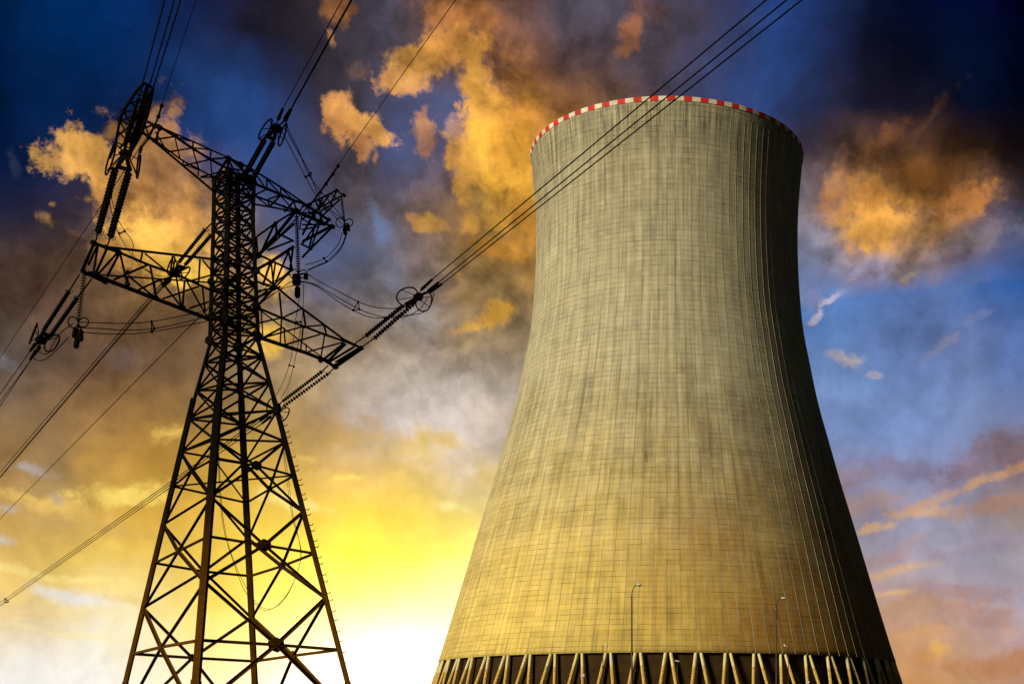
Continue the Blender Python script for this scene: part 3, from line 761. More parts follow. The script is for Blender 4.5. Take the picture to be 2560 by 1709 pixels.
# lower crossarm, far (right) half
arm_part('crossarm', 635, 99.5, 895, 112, [
 (6, NR_, (600,390), (960,690), (1130,815), (1290,935), (1425,1000)), (6, FR_, (610,685), (800,765), (970,830), (1150,900), (1300,950), (1425,1000)),
 (9.5, FR_, (635,920), (830,985), (1000,1040), (1160,1105), (1215,1145)), (9, FR_, (1215,1148), (1425,1002)), (3.6, BA, (610,690), (1160,1108)),
 (5, AB, (780,565), (798,765)), (4, FR_, (798,765), (788,960)), (5, AB, (965,690), (985,830)), (5, AB, (1130,820), (1150,900)), (4, FR_, (815,840), (827,975)), (4, FR_, (968,832), (948,1015)),
 (4, FR_, (1135,900), (1105,1085)), (3.6, FR_, (990,970), (990,1030)), (4.2, BA, (800,765), (960,690)), (4, BA, (970,835), (1130,820)), (4, FR_, (600,810), (800,765)), (4.2, FR_, (660,918), (800,842)),
 (4, FR_, (660,920), (970,832)), (4, FR_, (830,975), (1100,895)), (4, FR_, (1010,1030), (1280,957)), (6.5, BA, (1130,1085), (1290,960)), (5.5, FR_, (1165,1100), (1300,968)), (5, FR_, (1175,1108), (1370,990)), (4, FR_, (1220,1112), (1400,1003)),
 (5, FR_, (610,690), (622,915)), (3.5, FR_, (637,700), (650,905)), (4.5, AB, (600,610), (790,520)), (4.5, NR_, (625,655), (740,520)),(4, FR_, (600,480), (700,520)),
 ], z4, plates=[(1420,1002,7,1.2),(1218,1148,8,1.2),(1160,1108,7,1.2),(1320,1070,5,1.2),(605,685,9,1.2),(625,918,9,1.2),(600,400,8,-1.2),(970,835,4,1.2),(1100,1105,5,1.2)])
# upper crossarm, left half
arm_part('crossarm', 355, 91, 571, 99.5, [
 (3.8, NR_, (1130,470), (1515,638), (1790,765)), (6.2, FR_, (1220,500), (1380,600), (1510,690), (1650,775), (1790,852)), (4, NR_, (1115,570), (1300,690), (1440,792), (1560,855), (1690,925)),
 (5.6, FR_, (1115,565), (1180,610), (1680,1028)), (4, AB, (1250,530), (1222,632)), (3.4, AB, (1225,622), (1375,600)), (3.6, AB, (1515,640), (1510,690)), (3.6, AB, (1652,702), (1650,775)),
 (3.4, BA, (1510,690), (1310,722)), (3.4, BA, (1650,778), (1450,825)), (3.4, AB, (1790,765), (1650,778)), (3.2, NR_, (1370,592), (1415,780)), (3.2, AB, (1510,690), (1560,860)), (3.2, AB, (1650,775), (1670,995)),
 (3.4, NR_, (1220,560), (1310,715)), (3.2, FR_, (1440,785), (1430,835)), (3.2, FR_, (1560,850), (1555,910)), (3.4, FR_, (1690,918), (1568,920)), (3.6, FR_, (1790,850), (1690,932)), (3.4, BA, (1795,860), (1575,915)), (3.4, AB, (1375,602), (1515,640)),
 (3.2, AB, (1130,475), (1165,590)), (3.4, NR_, (1120,540), (1220,500)), (3.2, AB, (1510,690), (1652,702)), (3, AB, (1220,630), (1300,688)), (3, AB, (1440,820), (1560,860)),
 ], z1, plates=[(1250,530,7,1.2),(1215,635,6,1.2),(1380,600,4,1.2),(1510,690,4,1.2),(1650,778,4,1.2),(1792,768,6,-1.2),(1790,855,7,1.2),(1680,1025,5,1.2)])
# upper crossarm, right half
arm_part('crossarm', 571, 99.5, 832, 109, [
 (4.8, NR_, (380,765), (560,850), (800,1000), (960,1110), (1170,1250)), (7, FR_, (380,850), (580,965), (740,1030), (890,1098), (970,1122), (1170,1252)), (5, NR_, (580,1060), (700,1105), (910,1182), (1130,1290)),
 (4.5, FR_, (590,1130), (760,1160), (900,1192), (1200,1305)), (7, FR_, (910,1182), (1200,1305)), (4, AB, (560,850), (600,960)), (4, AB, (680,928), (682,1010)), (4, AB, (790,995), (790,1055)), (4, BA, (682,1010), (590,1055)), (4, BA, (790,1055), (690,1092)),
 (4, FR_, (892,1092), (912,1182)), (4, NR_, (600,900), (680,1010)), (4, NR_, (680,930), (790,1052)), (4, NR_, (790,998), (890,1098)), (4, AB, (690,1092), (702,1150)), (4, AB, (590,1062), (702,1150)), (4, AB, (820,1135), (820,1188)), (4, FR_, (702,1150), (790,1060)), (4, FR_, (790,1060), (905,1190)), (4, FR_, (825,1188), (900,1098)),
 (5, AB, (1170,1250), (1130,1295)), (4, BA, (1040,1160), (1060,1240)), (4, AB, (960,1110), (1060,1240)), (4, AB, (1090,1190), (1130,1290)), (4, BA, (970,1122), (935,1195)), (4, NR_, (960,1200), (1090,1190)),
 (3.5, BA, (480,810), (500,900)), (4, AB, (420,780), (580,965)), (4, FR_, (470,905), (560,850)),
 ], z2, plates=[(1195,1305,7,1.2),(1168,1250,5,1.2),(910,1182,9,1.2),(890,1098,4,1.2),(682,1010,4,1.2),(790,1055,4,1.2),(475,822,8,-1.2),(575,965,7,1.2),(580,1060,6,-1.2)])
# peak over the shaft
bm = bmesh.new()
ap = P(571, 393, 99.5) - LOC
for i in (1, 2, 3, 4):
    bar(bm, ap, L(i, 450), 5 * PX)
    bar(bm, ap + Vector((0, 0, -.9)), L(i, 476), 3.5 * PX)
for (a, b) in (((395,850),(270,925)), ((395,850),(570,875)), ((380,860),(290,1010)), ((430,850),(560,960)), ((370,860),(560,1060)), ((300,900),(540,990)), ((280,960),(560,900)), ((330,870),(450,1060)), ((500,880),(350,1050))):
    bar(bm, P(*z2(*a), 99) - LOC, P(*z2(*b), 100.5) - LOC, 4 * PX)
bar(bm, P(571, 400, 99.5) - LOC, P(571, 450, 99.5) - LOC, 6 * PX)
obj('peak', bm, STEEL, pylon)

# jumper outrigger at the left end of the upper crossarm
arm_part('outrigger', 262, 95, 385, 86, [
 (4.8, NR_, (1130,180), (1060,258), (965,402), (940,470), (920,580), (905,650), (860,770)), (5.5, FR_, (1200,215), (1165,400), (1115,560), (1060,660), (1000,760)), (4.5, 0, (1155,200), (1090,400), (1020,560), (960,760)),
 (4.5, AB, (1130,180), (1200,215)), (5.5, FR_, (1180,250), (1140,480), (1090,560)), (3.4, AB, (1100,225), (1180,330)), (3.4, AB, (1060,258), (1165,300)), (3.4, AB, (1075,250), (1150,420)), (3.4, AB, (1010,330), (1150,320)), (3.4, AB, (1030,310), (1100,470)),
 (3.6, AB, (965,402), (1110,400)), (3.6, AB, (965,402), (1060,560)), (3.6, AB, (1120,400), (950,480)), (5, AB, (955,475), (1060,540), (1115,560)), (3.4, AB, (945,480), (1000,600)), (3.4, AB, (930,560), (1010,650)), (3.4, AB, (1030,510), (915,600)), (3.4, AB, (905,640), (1010,690)), (3.4, AB, (1050,560), (940,690)),
 (3.4, AB, (905,650), (985,740)), (6, FR_, (1160,260), (1080,520), (1010,640)), (5.5, AB, (1130,470), (1250,530)), (4.5, AB, (1110,560), (1220,632)),
 ], z1, plates=[(968,402,6,-1.2),(940,468,6,-1.2),(1020,330,4,-1.2),(1160,200,4,1.2),(1090,560,7,1.2),(1100,440,6,1.2)])
# jumper outrigger carried on the right, reaching past the upper arm tip
arm_part('outrigger', 636, 100, 862, 108, [
 (4.2, NR_, (1230,1020), (1100,1085), (960,1150)), (4.5, AB, (1230,1022), (1290,1062)), (4.2, FR_, (1262,1068), (1080,1165), (955,1250)), (4.2, 0, (1250,1095), (1110,1225), (960,1440)),
 (3.5, AB, (1230,1022), (1180,1130)), (3.5, AB, (1180,1045), (1250,1100)), (3.5, AB, (1140,1065), (1200,1140)), (3.5, BA, (1080,1095), (1150,1180)), (3.5, BA, (1060,1100), (1110,1210)), (3.5, AB, (1170,1060), (1090,1165)), (3.5, AB, (1200,1130), (1110,1180)), (3.5, AB, (1120,1080), (1040,1250)),
 (7, FR_, (1180,1305), (955,1425)), (5.5, FR_, (1195,1305), (1025,1475), (955,1548)), (4.5, NR_, (1060,1300), (1015,1470)), (4.5, NR_, (1110,1225), (1025,1475)), (5, FR_, (950,1440), (1025,1475)), (4, NR_, (960,1290), (1130,1290)), (4, NR_, (955,1330), (1090,1305)), (4, NR_, (960,1370), (1050,1200)), (3.6, FR_, (950,1240), (1060,1300)),(3.6, FR_, (960,1200), (940,1330)),
 (4.6, FR_, (890,1190), (745,1280), (600,1385)), (8, NR_, (890,1200), (765,1355), (612,1530)), (5, FR_, (600,1385), (612,1530)), (6, FR_, (735,1290), (625,1525)), (6, NR_, (750,1275), (762,1360)), (5.5, AB, (765,1355), (895,1418)), (4.5, NR_, (650,1500), (900,1280)), (4.5, NR_, (690,1490), (885,1415)),
 ], z2, plates=[(1232,1022,4,0),(1285,1060,5,0),(750,1280,4,0),(765,1358,5,0),(612,1530,8,0),(1022,1475,5,0)])
arm_part('outrigger', 636, 100, 745, 104, [
 (5.5, NR_, (620,270), (870,388)), (6.5, FR_, (600,388), (720,322), (895,205)), (4.5, NR_, (600,290), (560,400)), (5, NR_, (850,240), (735,515)), (4.8, NR_, (850,235), (880,378)), (5.2, FR_, (890,205), (865,385)), (4.5, AB, (715,325), (735,515)), (4.5, FR_, (750,330), (727,500)), (4.5, AB, (710,330), (650,510)),
 (4, NR_, (880,380), (600,620)), (4.5, FR_, (870,395), (740,530), (610,670)), (4, AB, (600,560), (740,530)), (4.5, NR_, (600,480), (740,520)),
 ], z4, plates=[(720,325,4,0),(740,520,5,0),(870,388,5,0)])

# climbing pegs up the outer right leg
pe = [142, 178, 205, 238, 315, 366, 390, 443, 470, 522, 550, 605, 635, 690, 722, 778, 812, 870, 905, 965, 1003, 1065, 1107, 1168, 1215, 1278, 1330, 1392, 1450, 1510]
pm = None
for k, v_ in enumerate(pe):
    y_ = 1000 + .4522 * v_
    c = L(4, y_)
    if pm is None:
        bm = bmesh.new()
        tube(bm, [Vector((0, 0, 0)), Vector((.33, -.05, .0)), Vector((.40, -.05, .13))], .035, 5)
        o = obj('step_bolt', bm, STEEL_FLARE, pylon); pm = o
    else:
        o = pm.copy(); COL.objects.link(o); o.parent = pylon
    o.location = c + Vector((.1, 0, 0))

# ------------------------------------------------------------------ insulators
def disc_mesh(r, h):
    bm = bmesh.new()
    pr = [(.0, .0), (.10 * r, .0), (.12 * r, .20 * h), (.34 * r, .24 * h), (.95 * r, .46 * h), (r, .54 * h), (.93 * r, .55 * h), (.36 * r, .36 * h), (.15 * r, .60 * h), (.10 * r, h), (0, h)]
    n = 14
    prev = None
    for (rr, zz) in pr:
        if rr == 0: ring = [bm.verts.new((0, 0, zz))]
        else: ring = [bm.verts.new((rr * math.cos(2 * math.pi * k / n), rr * math.sin(2 * math.pi * k / n), zz)) for k in range(n)]
        if prev:
            for k in range(n):
                if len(prev) == 1: bm.faces.new((prev[0], ring[(k + 1) % n], ring[k]))
                elif len(ring) == 1: bm.faces.new((prev[k], prev[(k + 1) % n], ring[0]))
                else: bm.faces.new((prev[k], prev[(k + 1) % n], ring[(k + 1) % n], ring[k]))
        prev = ring
    me = bpy.data.meshes.new('insulator_disc'); bm.to_mesh(me); bm.free(); me.materials.append(GLASS)
    for p_ in me.polygons: p_.use_smooth = True
    return me
DISCS = {}
def insulator(p_attach, p0, p1, p_end, rpx, n, label, group='insulator strings on the pylon', horn=True):
    """string of bell discs from p0 to p1, with links out to p_attach and p_end"""
    t = thing('insulator_string', label, 'insulator', tuple(p_attach), group)
    base = Vector(p_attach)
    d = p1 - p0; seg = d.length / n
    rr = rpx * .92 * p0.y / F; n = int(n * .86)
    key = (round(rr, 3), round(seg, 2))
    if key not in DISCS: DISCS[key] = disc_mesh(rr, seg * 1.02)
    quat = d.to_track_quat('Z', 'Y')
    for k in range(n):
        o = bpy.data.objects.new('disc', DISCS[key]); COL.objects.link(o); o.parent = t
        o.rotation_mode = 'QUATERNION'; o.rotation_quaternion = quat
        o.location = p0 + d * (k / n) - base
    bm = bmesh.new()
    tube(bm, [p_attach - base, p0 - base], .055, 6)
    tube(bm, [p0 - base, p1 - base], rr * .16, 6)
    if (p_end - p1).length > .05: tube(bm, [p1 - base, p_end - base], .055, 6)
    obj('link_rod', bm, STEEL, t)
    if horn:
        bm = bmesh.new()
        dd, s, u = frame(d)
        for sg in (-1, 1):
            c = p0 - base + s * sg * rr * .75 - dd * .05
            tube(bm, [c + (s * math.cos(an) + dd * math.sin(an)) * rr * .75 for an in [2 * math.pi * k / 12 for k in range(12)]], .022, 5, True)
        obj('arcing_horn', bm, STEEL, t)
    return t

def yoke(c, toward, side_pts, ends, ring, label, spokes=3):
    """end fitting: plates, two racket-shaped corona rings, three dead-end clamps"""
    t = thing('conductor_yoke', label, 'line fitting', tuple(c), 'yoke fittings at the ends of the insulator strings')
    base = Vector(c)
    bm = bmesh.new()
    a, b = side_pts
    mid = (a + b) / 2
    for pq in ((a, b), (a, c), (b, c)):
        bar(bm, pq[0] - base, pq[1] - base, .20, 'box')
    plate(bm, Vector((0, 0, 0)), .38, .12, toward, 5, 1.2)
    obj('yoke_plate', bm, STEEL, t)
    for (rc, ax, bx) in ring:      # centre, two half-axis vectors
        bm = bmesh.new()
        pts = []
        for k in range(22):
            an = 2 * math.pi * k / 22
            pts.append(rc + ax * math.cos(an) * (1.0) + bx * math.sin(an) * (1 - .18 * math.cos(an)) - base)
        tube(bm, pts, .062, 6, True)
        o = obj('corona_ring', bm, STEEL, t, True)
        bm = bmesh.new()
        near = min(pts, key=lambda q: q.length)
        for k in range(spokes):
            tgt = pts[int((k + 2) * 22 / (spokes + 4)) % 22] if near is pts[0] else pts[(pts.index(near) + 7 + k * 4) % 22]
            tube(bm, [Vector((0, 0, 0)) * .0 + near * .15, tgt], .035, 5)
        obj('spoke', bm, STEEL, o)
    for (e0, e1) in ends:
        bm = bmesh.new()
        k0 = e0.lerp(e1, .45)
        tube(bm, [base - base, e0 - base], .04, 5)
        tube(bm, [e0 - base, e0.lerp(e1, .12) - base, k0 - base, e1 - base], [.06, .14, .12, .10], 8)
        obj('dead_end_clamp', bm, STEEL, t)
    return t

WG = 'conductors strung from the pylon'
def wire(name, pts, r, label, cat='power line', group=WG, sm=True, n=6):
    base = Vector(pts[0])
    bm = bmesh.new()
    q = [p_ - base for p_ in pts]
    tube(bm, q, r, n)
    o = obj(name, bm, WIRE, None, True)
    o.location = base
    return tag(o, label, cat, group)

def long_wire(a, b, ext, h, r, label, name='power_line', group=WG):
    """level wire through two photo points, carried on past the second"""
    p, q = H(a[0], a[1], h), H(b[0], b[1], h)
    q = p + (q - p) * ext
    pts = [p + (q - p) * (k / 16) for k in range(17)]
    return wire(name, pts, r, label, group=group)

def hgt(y, Z): return CH + (OY - y) / F * Z

# --- S1: pair running up towards the viewer from the near tip
Z1a = 89.0; h1 = hgt(600, Z1a)
s1 = [(239,604,245,580.5,288.6,421,297,404), (269.5,612,275.8,591.7,322,430.6,316,406)]
for k, (ax, ay, x0, y0, x1, y1, ex, ey) in enumerate(s1):
    insulator(P(ax, ay, Z1a), P(x0, y0, 88.6), P(x1, y1, 83.6), P(ex, ey, 83.2), 9.5, 24, 'long insulator string rising from the left lower arm tip, %s of the two' % ('left' if k == 0 else 'right'))
h1 = hgt(386, 83)
yc = H(314, 386, h1)
yoke(yc, Vector((0, 1, .2)), (H(293, 417, h1), H(326, 425, h1)), [(H(311, 366, h1), H(345, 250, h1)), (H(326, 372, h1), H(358, 262, h1)), (H(334, 360, h1), H(366, 268, h1))],
     [(H(277, 396, h1), H(290, 352, h1) - H(277, 396, h1), P(283, 396, 81) - H(277, 396, h1)), (H(347, 407, h1), H(352, 366, h1) - H(347, 407, h1), P(350, 407, 81) - H(347, 407, h1))],
     'dark yoke with narrow edge-on rings on top of the long left strings')
for k, (x0, y0, xt) in enumerate(((347, 245, 412), (360, 262, 436), (368, 268, 452.5))):
    long_wire((x0, y0), (xt, 0), 1.25, h1, .038, ('leftmost', 'middle', 'right')[k] + ' of the three thick wires rising from the left end of the pylon')
# --- S2: pair falling away to the lower left
h2 = hgt(690, 89)
for k, (ax, ay, x0, y0, x1, y1, ex, ey) in enumerate([(198,687,172,728.5,108,827,104,834), (229.5,697,193,744.5,127.5,837,116,842)]):
    insulator(P(ax, ay, 89 + k * .8), P(x0, y0, 90.2), P(x1, y1, 93.2), P(ex, ey, 93.4), 6.2, 24, 'insulator string sloping down left from the left lower arm, %s one' % ('outer' if k == 0 else 'inner'))
h2b = hgt(850, 93.6)
yc = H(102, 850, h2b)
yoke(yc, Vector((0, 1, .2)), (H(106, 832, h2b), H(126, 840, h2b)), [(H(90, 858, h2b), H(76, 876, h2b)), (H(100, 866, h2b), H(86, 886, h2b)), (H(92, 874, h2b), H(76, 898, h2b))],
     [(H(83, 834, h2b), H(93, 808, h2b) - H(83, 834, h2b), P(84, 834, 92) - H(83, 834, h2b)), (H(130, 857, h2b), H(147, 838, h2b) - H(130, 857, h2b), P(139, 868, 91.5) - P(130, 857, 93))],
     'yoke with racket rings at the lower left end of the insulators')
for k, (x0, y0, yl) in enumerate(((77, 875, 985), (86, 888, 1004), (77, 900, 1015))):
    long_wire((x0, y0), (0, yl), 6, h2b, .032, ('topmost', 'middle', 'lowest')[k] + ' of three wires running off the left edge from the racket rings')
# --- S4: pair up to the right from the shaft head
h4 = hgt(452, 98)
for k, (ax, ay, x0, y0, x1, y1) in enumerate([(596,466,606,448,662,349), (618,474,627,456,684,354)]):
    insulator(P(ax, ay, 98.6), P(x0, y0, 98.2), P(x1, y1, 94.4), P(x1 + 3, y1 - 6, 94.2), 7.2, 24, 'insulator string slanting up right from the pylon head, %s one' % ('left' if k == 0 else 'right'))
h4 = hgt(321, 93.8)
yc = H(690, 321, h4)
yoke(yc, Vector((0, 1, .3)), (H(668, 342, h4), H(686, 348, h4)), [(H(695, 300, h4), H(706.6, 272.7, h4)), (H(711, 300, h4), H(725, 275, h4)), (H(713, 302, h4), H(727.5, 275, h4))],
     [(H(664, 324, h4), H(679, 298, h4) - H(664, 324, h4), P(672, 329, 91) - P(664, 324, 91)), (H(706, 338, h4), H(715, 310, h4) - H(706, 338, h4), P(711.5, 340, 91) - P(706, 338, 91))],
     'yoke with two racket rings above the pylon head')
for k, (x0, y0, xt) in enumerate(((706.6, 272.7, 855.5), (725, 275, 877.5), (727.5, 275, 880.5))):
    long_wire((x0, y0), (xt, 0), 1.3, h4, .032, ('left', 'middle', 'right')[k] + ' of three wires rising from the rings above the pylon head')
# --- S5: pair going away behind the left lower arm
h5 = hgt(556, 100.8)
for k, (ax, ay, x0, y0, x1, y1) in enumerate([(531,556,513,574,446,657), (536,578,527.6,588,462,663)]):
    insulator(P(ax, ay, 100.6), P(x0, y0, 101), P(x1, y1, 104), P(x1 - 5, y1 + 6, 104.2), 5.6, 20, 'knobbly insulator string seen behind the left lower arm, %s one' % ('upper' if k == 0 else 'lower'))
h5b = hgt(683, 104.5)
yc = H(436, 683, h5b)
yoke(yc, Vector((0, 1, .2)), (H(444, 664, h5b), H(462, 669, h5b)), [(H(428, 690, h5b), H(415, 706, h5b)), (H(420, 694, h5b), H(406, 712, h5b)), (H(426, 700, h5b), H(408, 716, h5b))],
     [(H(428, 664, h5b), H(436, 642, h5b) - H(428, 664, h5b), P(433, 668, 104) - P(428, 664, 104)), (H(461, 682, h5b), H(474, 668, h5b) - H(461, 682, h5b), P(467, 688, 104) - P(461, 682, 104))],
     'yoke with small racket rings seen through the left lower arm')
for k, (x0, y0, yl) in enumerate(((406, 706, 1180), (408, 712, 1191), (410, 715, 1193.5))):
    long_wire((x0, y0), (0, yl), 4, h5b, .042, ('upper', 'middle', 'lower')[k] + ' of three wires falling left from behind the left lower arm')
# --- S8: pair rising right towards the viewer in front of the cooling tower
h8 = hgt(862, 112)
for k, (ax, ay, x0, y0, x1, y1) in enumerate([(885.4,860,915,839,1009,763), (903.6,868,936,845,1034,759)]):
    insulator(P(ax, ay, 112), P(x0, y0, 111.4), P(x1, y1, 107.5), P(x1 + 5, y1 - 5, 107.3), 6.2, 19, 'insulator string rising right from the right lower arm tip, %s one' % ('left' if k == 0 else 'right'))
h8 = hgt(742, 106.8)
yc = H(1046, 742, h8)
yoke(yc, Vector((0, 1, .2)), (H(1014, 760, h8), H(1036, 756, h8)), [(H(1052, 725, h8), H(1080, 699, h8)), (H(1068, 730, h8), H(1096, 706, h8)), (H(1074, 730, h8), H(1104, 710, h8))],
     [(H(1020, 742, h8), H(1038, 722, h8) - H(1020, 742, h8), P(1040, 757, 104) - P(1020, 742, 100)), (H(1061, 754, h8), H(1074, 732, h8) - H(1061, 754, h8), P(1077, 765, 104) - P(1061, 754, 100))],
     'yoke with two open spoked rings between pylon and cooling tower')
for k, (x0, y0, xt) in enumerate(((1079, 699.5, 1916), (1096, 706, 1967), (1104, 710, 2005))):
    long_wire((x0, y0), (xt, 0), 1.2, h8, .040, ('upper', 'middle', 'lower')[k] + ' of three thick wires crossing in front of the cooling tower')
# --- S9: pair falling away from the right tip towards the outer leg
h9 = hgt(915, 104)
for k, (ax, ay, x0, y0, x1, y1) in enumerate([(820,913,804,929,706,1003), (837,918,820,934,708,1016)]):
    insulator(P(ax, ay, 110.5), P(x0, y0, 111), P(x1, y1, 114.5), P(x1 - 8, y1 + 7, 114.8), 5.2, 22, 'insulator string falling left from the right lower arm tip, %s one' % ('upper' if k == 0 else 'lower'))
h9 = hgt(1026, 115)
yc = H(692, 1026, h9)
yoke(yc, Vector((0, 1, .2)), (H(698, 1010, h9), H(700, 1023, h9)), [(H(676, 1030, h9), H(655, 1042, h9)), (H(670, 1036, h9), H(650, 1052, h9)), (H(678, 1040, h9), H(655, 1058, h9))],
     [(H(678, 1014, h9), H(688, 999, h9) - H(678, 1014, h9), P(683, 1027, 115) - P(678, 1014, 115)), (H(709, 1035, h9), H(722, 1020, h9) - H(709, 1035, h9), P(716, 1044, 115) - P(709, 1035, 115))],
     'yoke with thin rings beside the outer right leg')
for k, (x0, y0, yl) in enumerate(((655, 1042, 1505), (650, 1052, 1511), (655, 1058, 1514.5))):
    o = long_wire((x0, y0), (0, yl), 1.8, h9, .045, ('upper', 'middle', 'lower')[k] + ' of three wires reaching the left edge near the bottom')
bm = bmesh.new()
c = H(16, 1499, h9)
for (a, b) in (((12, 1494), (22, 1503)), ((12, 1494), (13, 1506)), ((22, 1503), (13, 1506))):
    tube(bm, [P(*a, c.y) - c, P(*b, c.y) - c], .10, 5)
o = obj('cable_spacer', bm, STEEL); o.location = c
tag(o, 'small spacer clamp on the three wires at the lower left edge', 'line fitting', 'spacer clamps')

# --- hanging jumper strings with counterweights
def hanging(a, b, Z, rpx, n, weights, label, wlabel):
    pa, pb = P(*a, Z), P(*b, Z)
    t = insulator(pa, pa + Vector((0, 0, -.3)), pb, pb + Vector((0, 0, -.25)), rpx, n, label, 'hanging insulator strings of the jumper loops', False)
    c = pb + Vector((0, 0, -.25))
    w = thing('jumper_weight', wlabel, 'line fitting', tuple(c), 'counterweights under the jumper strings')
    bm = bmesh.new()
    for sg in (-1, 1):
        cc = Vector((sg * .36, 0, .1))
        tube(bm, [cc + Vector((math.cos(an) * .34, .1 * sg * math.sin(an), math.sin(an) * .36)) for an in [2 * math.pi * k / 14 for k in range(14)]], .045, 5, True)
    obj('arcing_ring', bm, STEEL, w)
    for (x0, y0, x1, y1, r) in weights:
        bm = bmesh.new()
        p0, p1 = P(x0, y0, Z), P(x1, y1, Z)
        p0 += Vector((0, random.uniform(-.5, .5), 0)); p1.y = p0.y
        tube(bm, [Vector((0, 0, 0)), p0 - c], .05, 5)
        ptl = [p0.lerp(p1, k / 8) - c for k in range(9)]
        tube(bm, ptl, [r * .5] + [r * (1.0 if k % 2 else .85) for k in range(7)] + [r * .5], 10)
        obj('weight', bm, STEEL, w)
hanging((212, 668), (196, 800), 89.4, 7.5, 22, [(183, 815, 178, 840, .19), (200, 822, 199, 852, .20), (187, 838, 182, 866, .20)], 'vertical insulator string under the left lower arm tip', 'cluster of dark weights under the left arm tip')
hanging((741.7, 530), (746, 680), 105, 6.5, 28, [(741, 690, 741, 718, .22), (748, 690, 748, 716, .22), (744, 716, 744, 745, .25), (761, 678, 761, 694, .2)], 'tall vertical insulator string right of the pylon shaft', 'long dark weight hanging right of the pylon shaft')
hanging((854, 489.5), (861, 552), 107, 4, 16, [(857, 563, 859, 581, .15), (864, 566, 865, 590, .15), (871, 562, 874, 581, .15)], 'thin vertical insulator string at the far right arm end', 'three small weights at the far right arm end')

# --- jumper loops
JG = 'slack jumper cables looping round the pylon'
def jumper(pts, label, r=.034):
    wire('jumper_cable', spline([P(*q) for q in pts], 8), r, label, 'power line', JG)
def zz(f, lst): return [(*f(a, b), Z) for (a, b, Z) in lst]
jumper(zz(z3, [(620,800,89.4),(790,805,90),(950,810,91),(1180,796,94),(1500,735,97),(1700,690,99)]) + zz(z4, [(450,640,103),(620,570,104),(740,475,104.5),(860,430,105),(930,420,105)]), 'upper jumper cable sagging under the left lower arm')
jumper(zz(z3, [(625,843,89.4),(790,850,90),(950,860,91),(1210,850,94),(1600,765,97),(1760,720,99)]) + zz(z4, [(450,720,103),(620,655,104),(760,560,104.5),(860,490,105),(930,475,105)]), 'middle jumper cable sagging under the left lower arm')
jumper(zz(z3, [(625,875,89.4),(790,890,90),(950,893,91),(1190,876,94),(1630,790,97),(1780,740,99)]) + zz(z4, [(450,740,103),(620,660,104),(740,570,104.5),(840,525,105),(930,510,105)]), 'lowest jumper cable sagging under the left lower arm')
jumper(zz(z4, [(930,420,105),(1000,425,105),(1090,480,105)]) + zz(z6, [(0,680,104.5),(230,800,105),(430,870,105.5),(640,893,106),(760,885,106),(900,840,106.4),(1060,690,106.6)]), 'upper jumper cable sagging right of the shaft to the spoked rings')
jumper(zz(z4, [(930,478,105),(1010,490,105),(1090,520,105)]) + zz(z6, [(0,765,104.5),(200,872,105),(380,955,105.5),(620,1008,106),(850,1000,106.2),(1040,900,106.4),(1150,740,106.6)]), 'middle jumper cable sagging right of the shaft to the spoked rings')
jumper(zz(z4, [(930,485,105),(1000,492,105),(1090,530,105)]) + zz(z6, [(0,815,104.5),(180,920,105),(370,1000,105.5),(560,1015,106),(750,990,106.2),(1040,960,106.4),(1180,860,106.5),(1230,680,106.5)]), 'lowest jumper cable sagging right of the shaft to the spoked rings')
jumper(zz(z4, [(1270,100,107),(1240,190,106.8),(1150,290,106.3),(1060,330,105.6),(985,350,105)]), 'outer jumper cable curving from the far right weights')
jumper(zz(z4, [(1300,120,107),(1255,220,106.8),(1160,315,106.3),(1080,355,105.6),(1000,392,105)]), 'inner jumper cable curving from the far right weights')
jumper(zz(z4, [(1305,125,107.2),(1262,222,107),(1175,318,106.5),(1080,360,105.8),(1005,395,105.2)]), 'lower jumper cable curving from the far right weights')
jumper(zz(z2, [(775,500,93),(800,560,93.4),(825,610,94),(985,920,97),(1080,1080,101),(1180,1190,105),(1270,1285,107)]), 'left jumper cable dropping from the rings above the pylon head')
jumper(zz(z2, [(835,470,93),(850,545,93.5),(925,700,95),(1010,900,96),(1130,1060,102),(1280,1240,107)]), 'right jumper cable dropping from the rings above the pylon head')
jumper(zz(z2, [(825,475,93),(842,560,93.6),(925,720,95.2),(1000,850,96),(1100,1085,102),(1200,1190,105),(1285,1250,107.2)]), 'middle jumper cable dropping from the rings above the pylon head')
jumper(zz(z1, [(880,1040,84),(880,1110,85),(935,1270,89),(1040,1430,95)]) + zz(z3, [(1040,265,100),(1110,350,103),(1180,410,106),(1260,440,108),(1340,430,109)]), 'left thin cable hanging behind the left insulators', .028)
jumper(zz(z1, [(860,1100,84),(870,1170,85),(920,1340,89),(980,1450,95)]) + zz(z3, [(1040,290,100),(1110,370,103),(1170,410,106),(1250,470,108),(1330,450,109)]), 'right thin cable hanging behind the left insulators', .028)
jumper(zz(z3, [(250,1050,93.8),(275,1090,93.6),(320,1100,93.2),(380,1075,93),(460,1000,91),(540,915,89.6)]), 'lower loop of cable by the lower left racket rings')
jumper(zz(z3, [(290,990,93.8),(310,1035,93.6),(370,1048,93.2),(400,1000,92.6),(470,890,91),(570,812,89.6)]), 'upper loop of cable by the lower left racket rings')
jumper(zz(z4, [(970,500,105),(960,760,108),(925,980,112),(890,1145,115),(850,1290,118),(790,1400,120)]), 'right thin cable dropping to the outer leg', .026)
jumper(zz(z4, [(935,620,105),(910,760,108),(880,1020,112),(855,1140,115),(800,1290,118),(745,1385,120)]), 'left thin cable dropping to the outer leg', .026)
jumper(zz(z5, [(985,60,115),(1000,180,116),(1040,420,118),(1065,620,117),(1105,800,116),(1105,900,115),(1060,1030,114),(1000,1120,113),(930,1157,112),(880,1145,112),(800,1050,111),(740,900,110),(690,740,110),(665,560,109),(657,400,109),(655,300,109)]), 'outer slack cable looping inside the lower pylon body', .024)
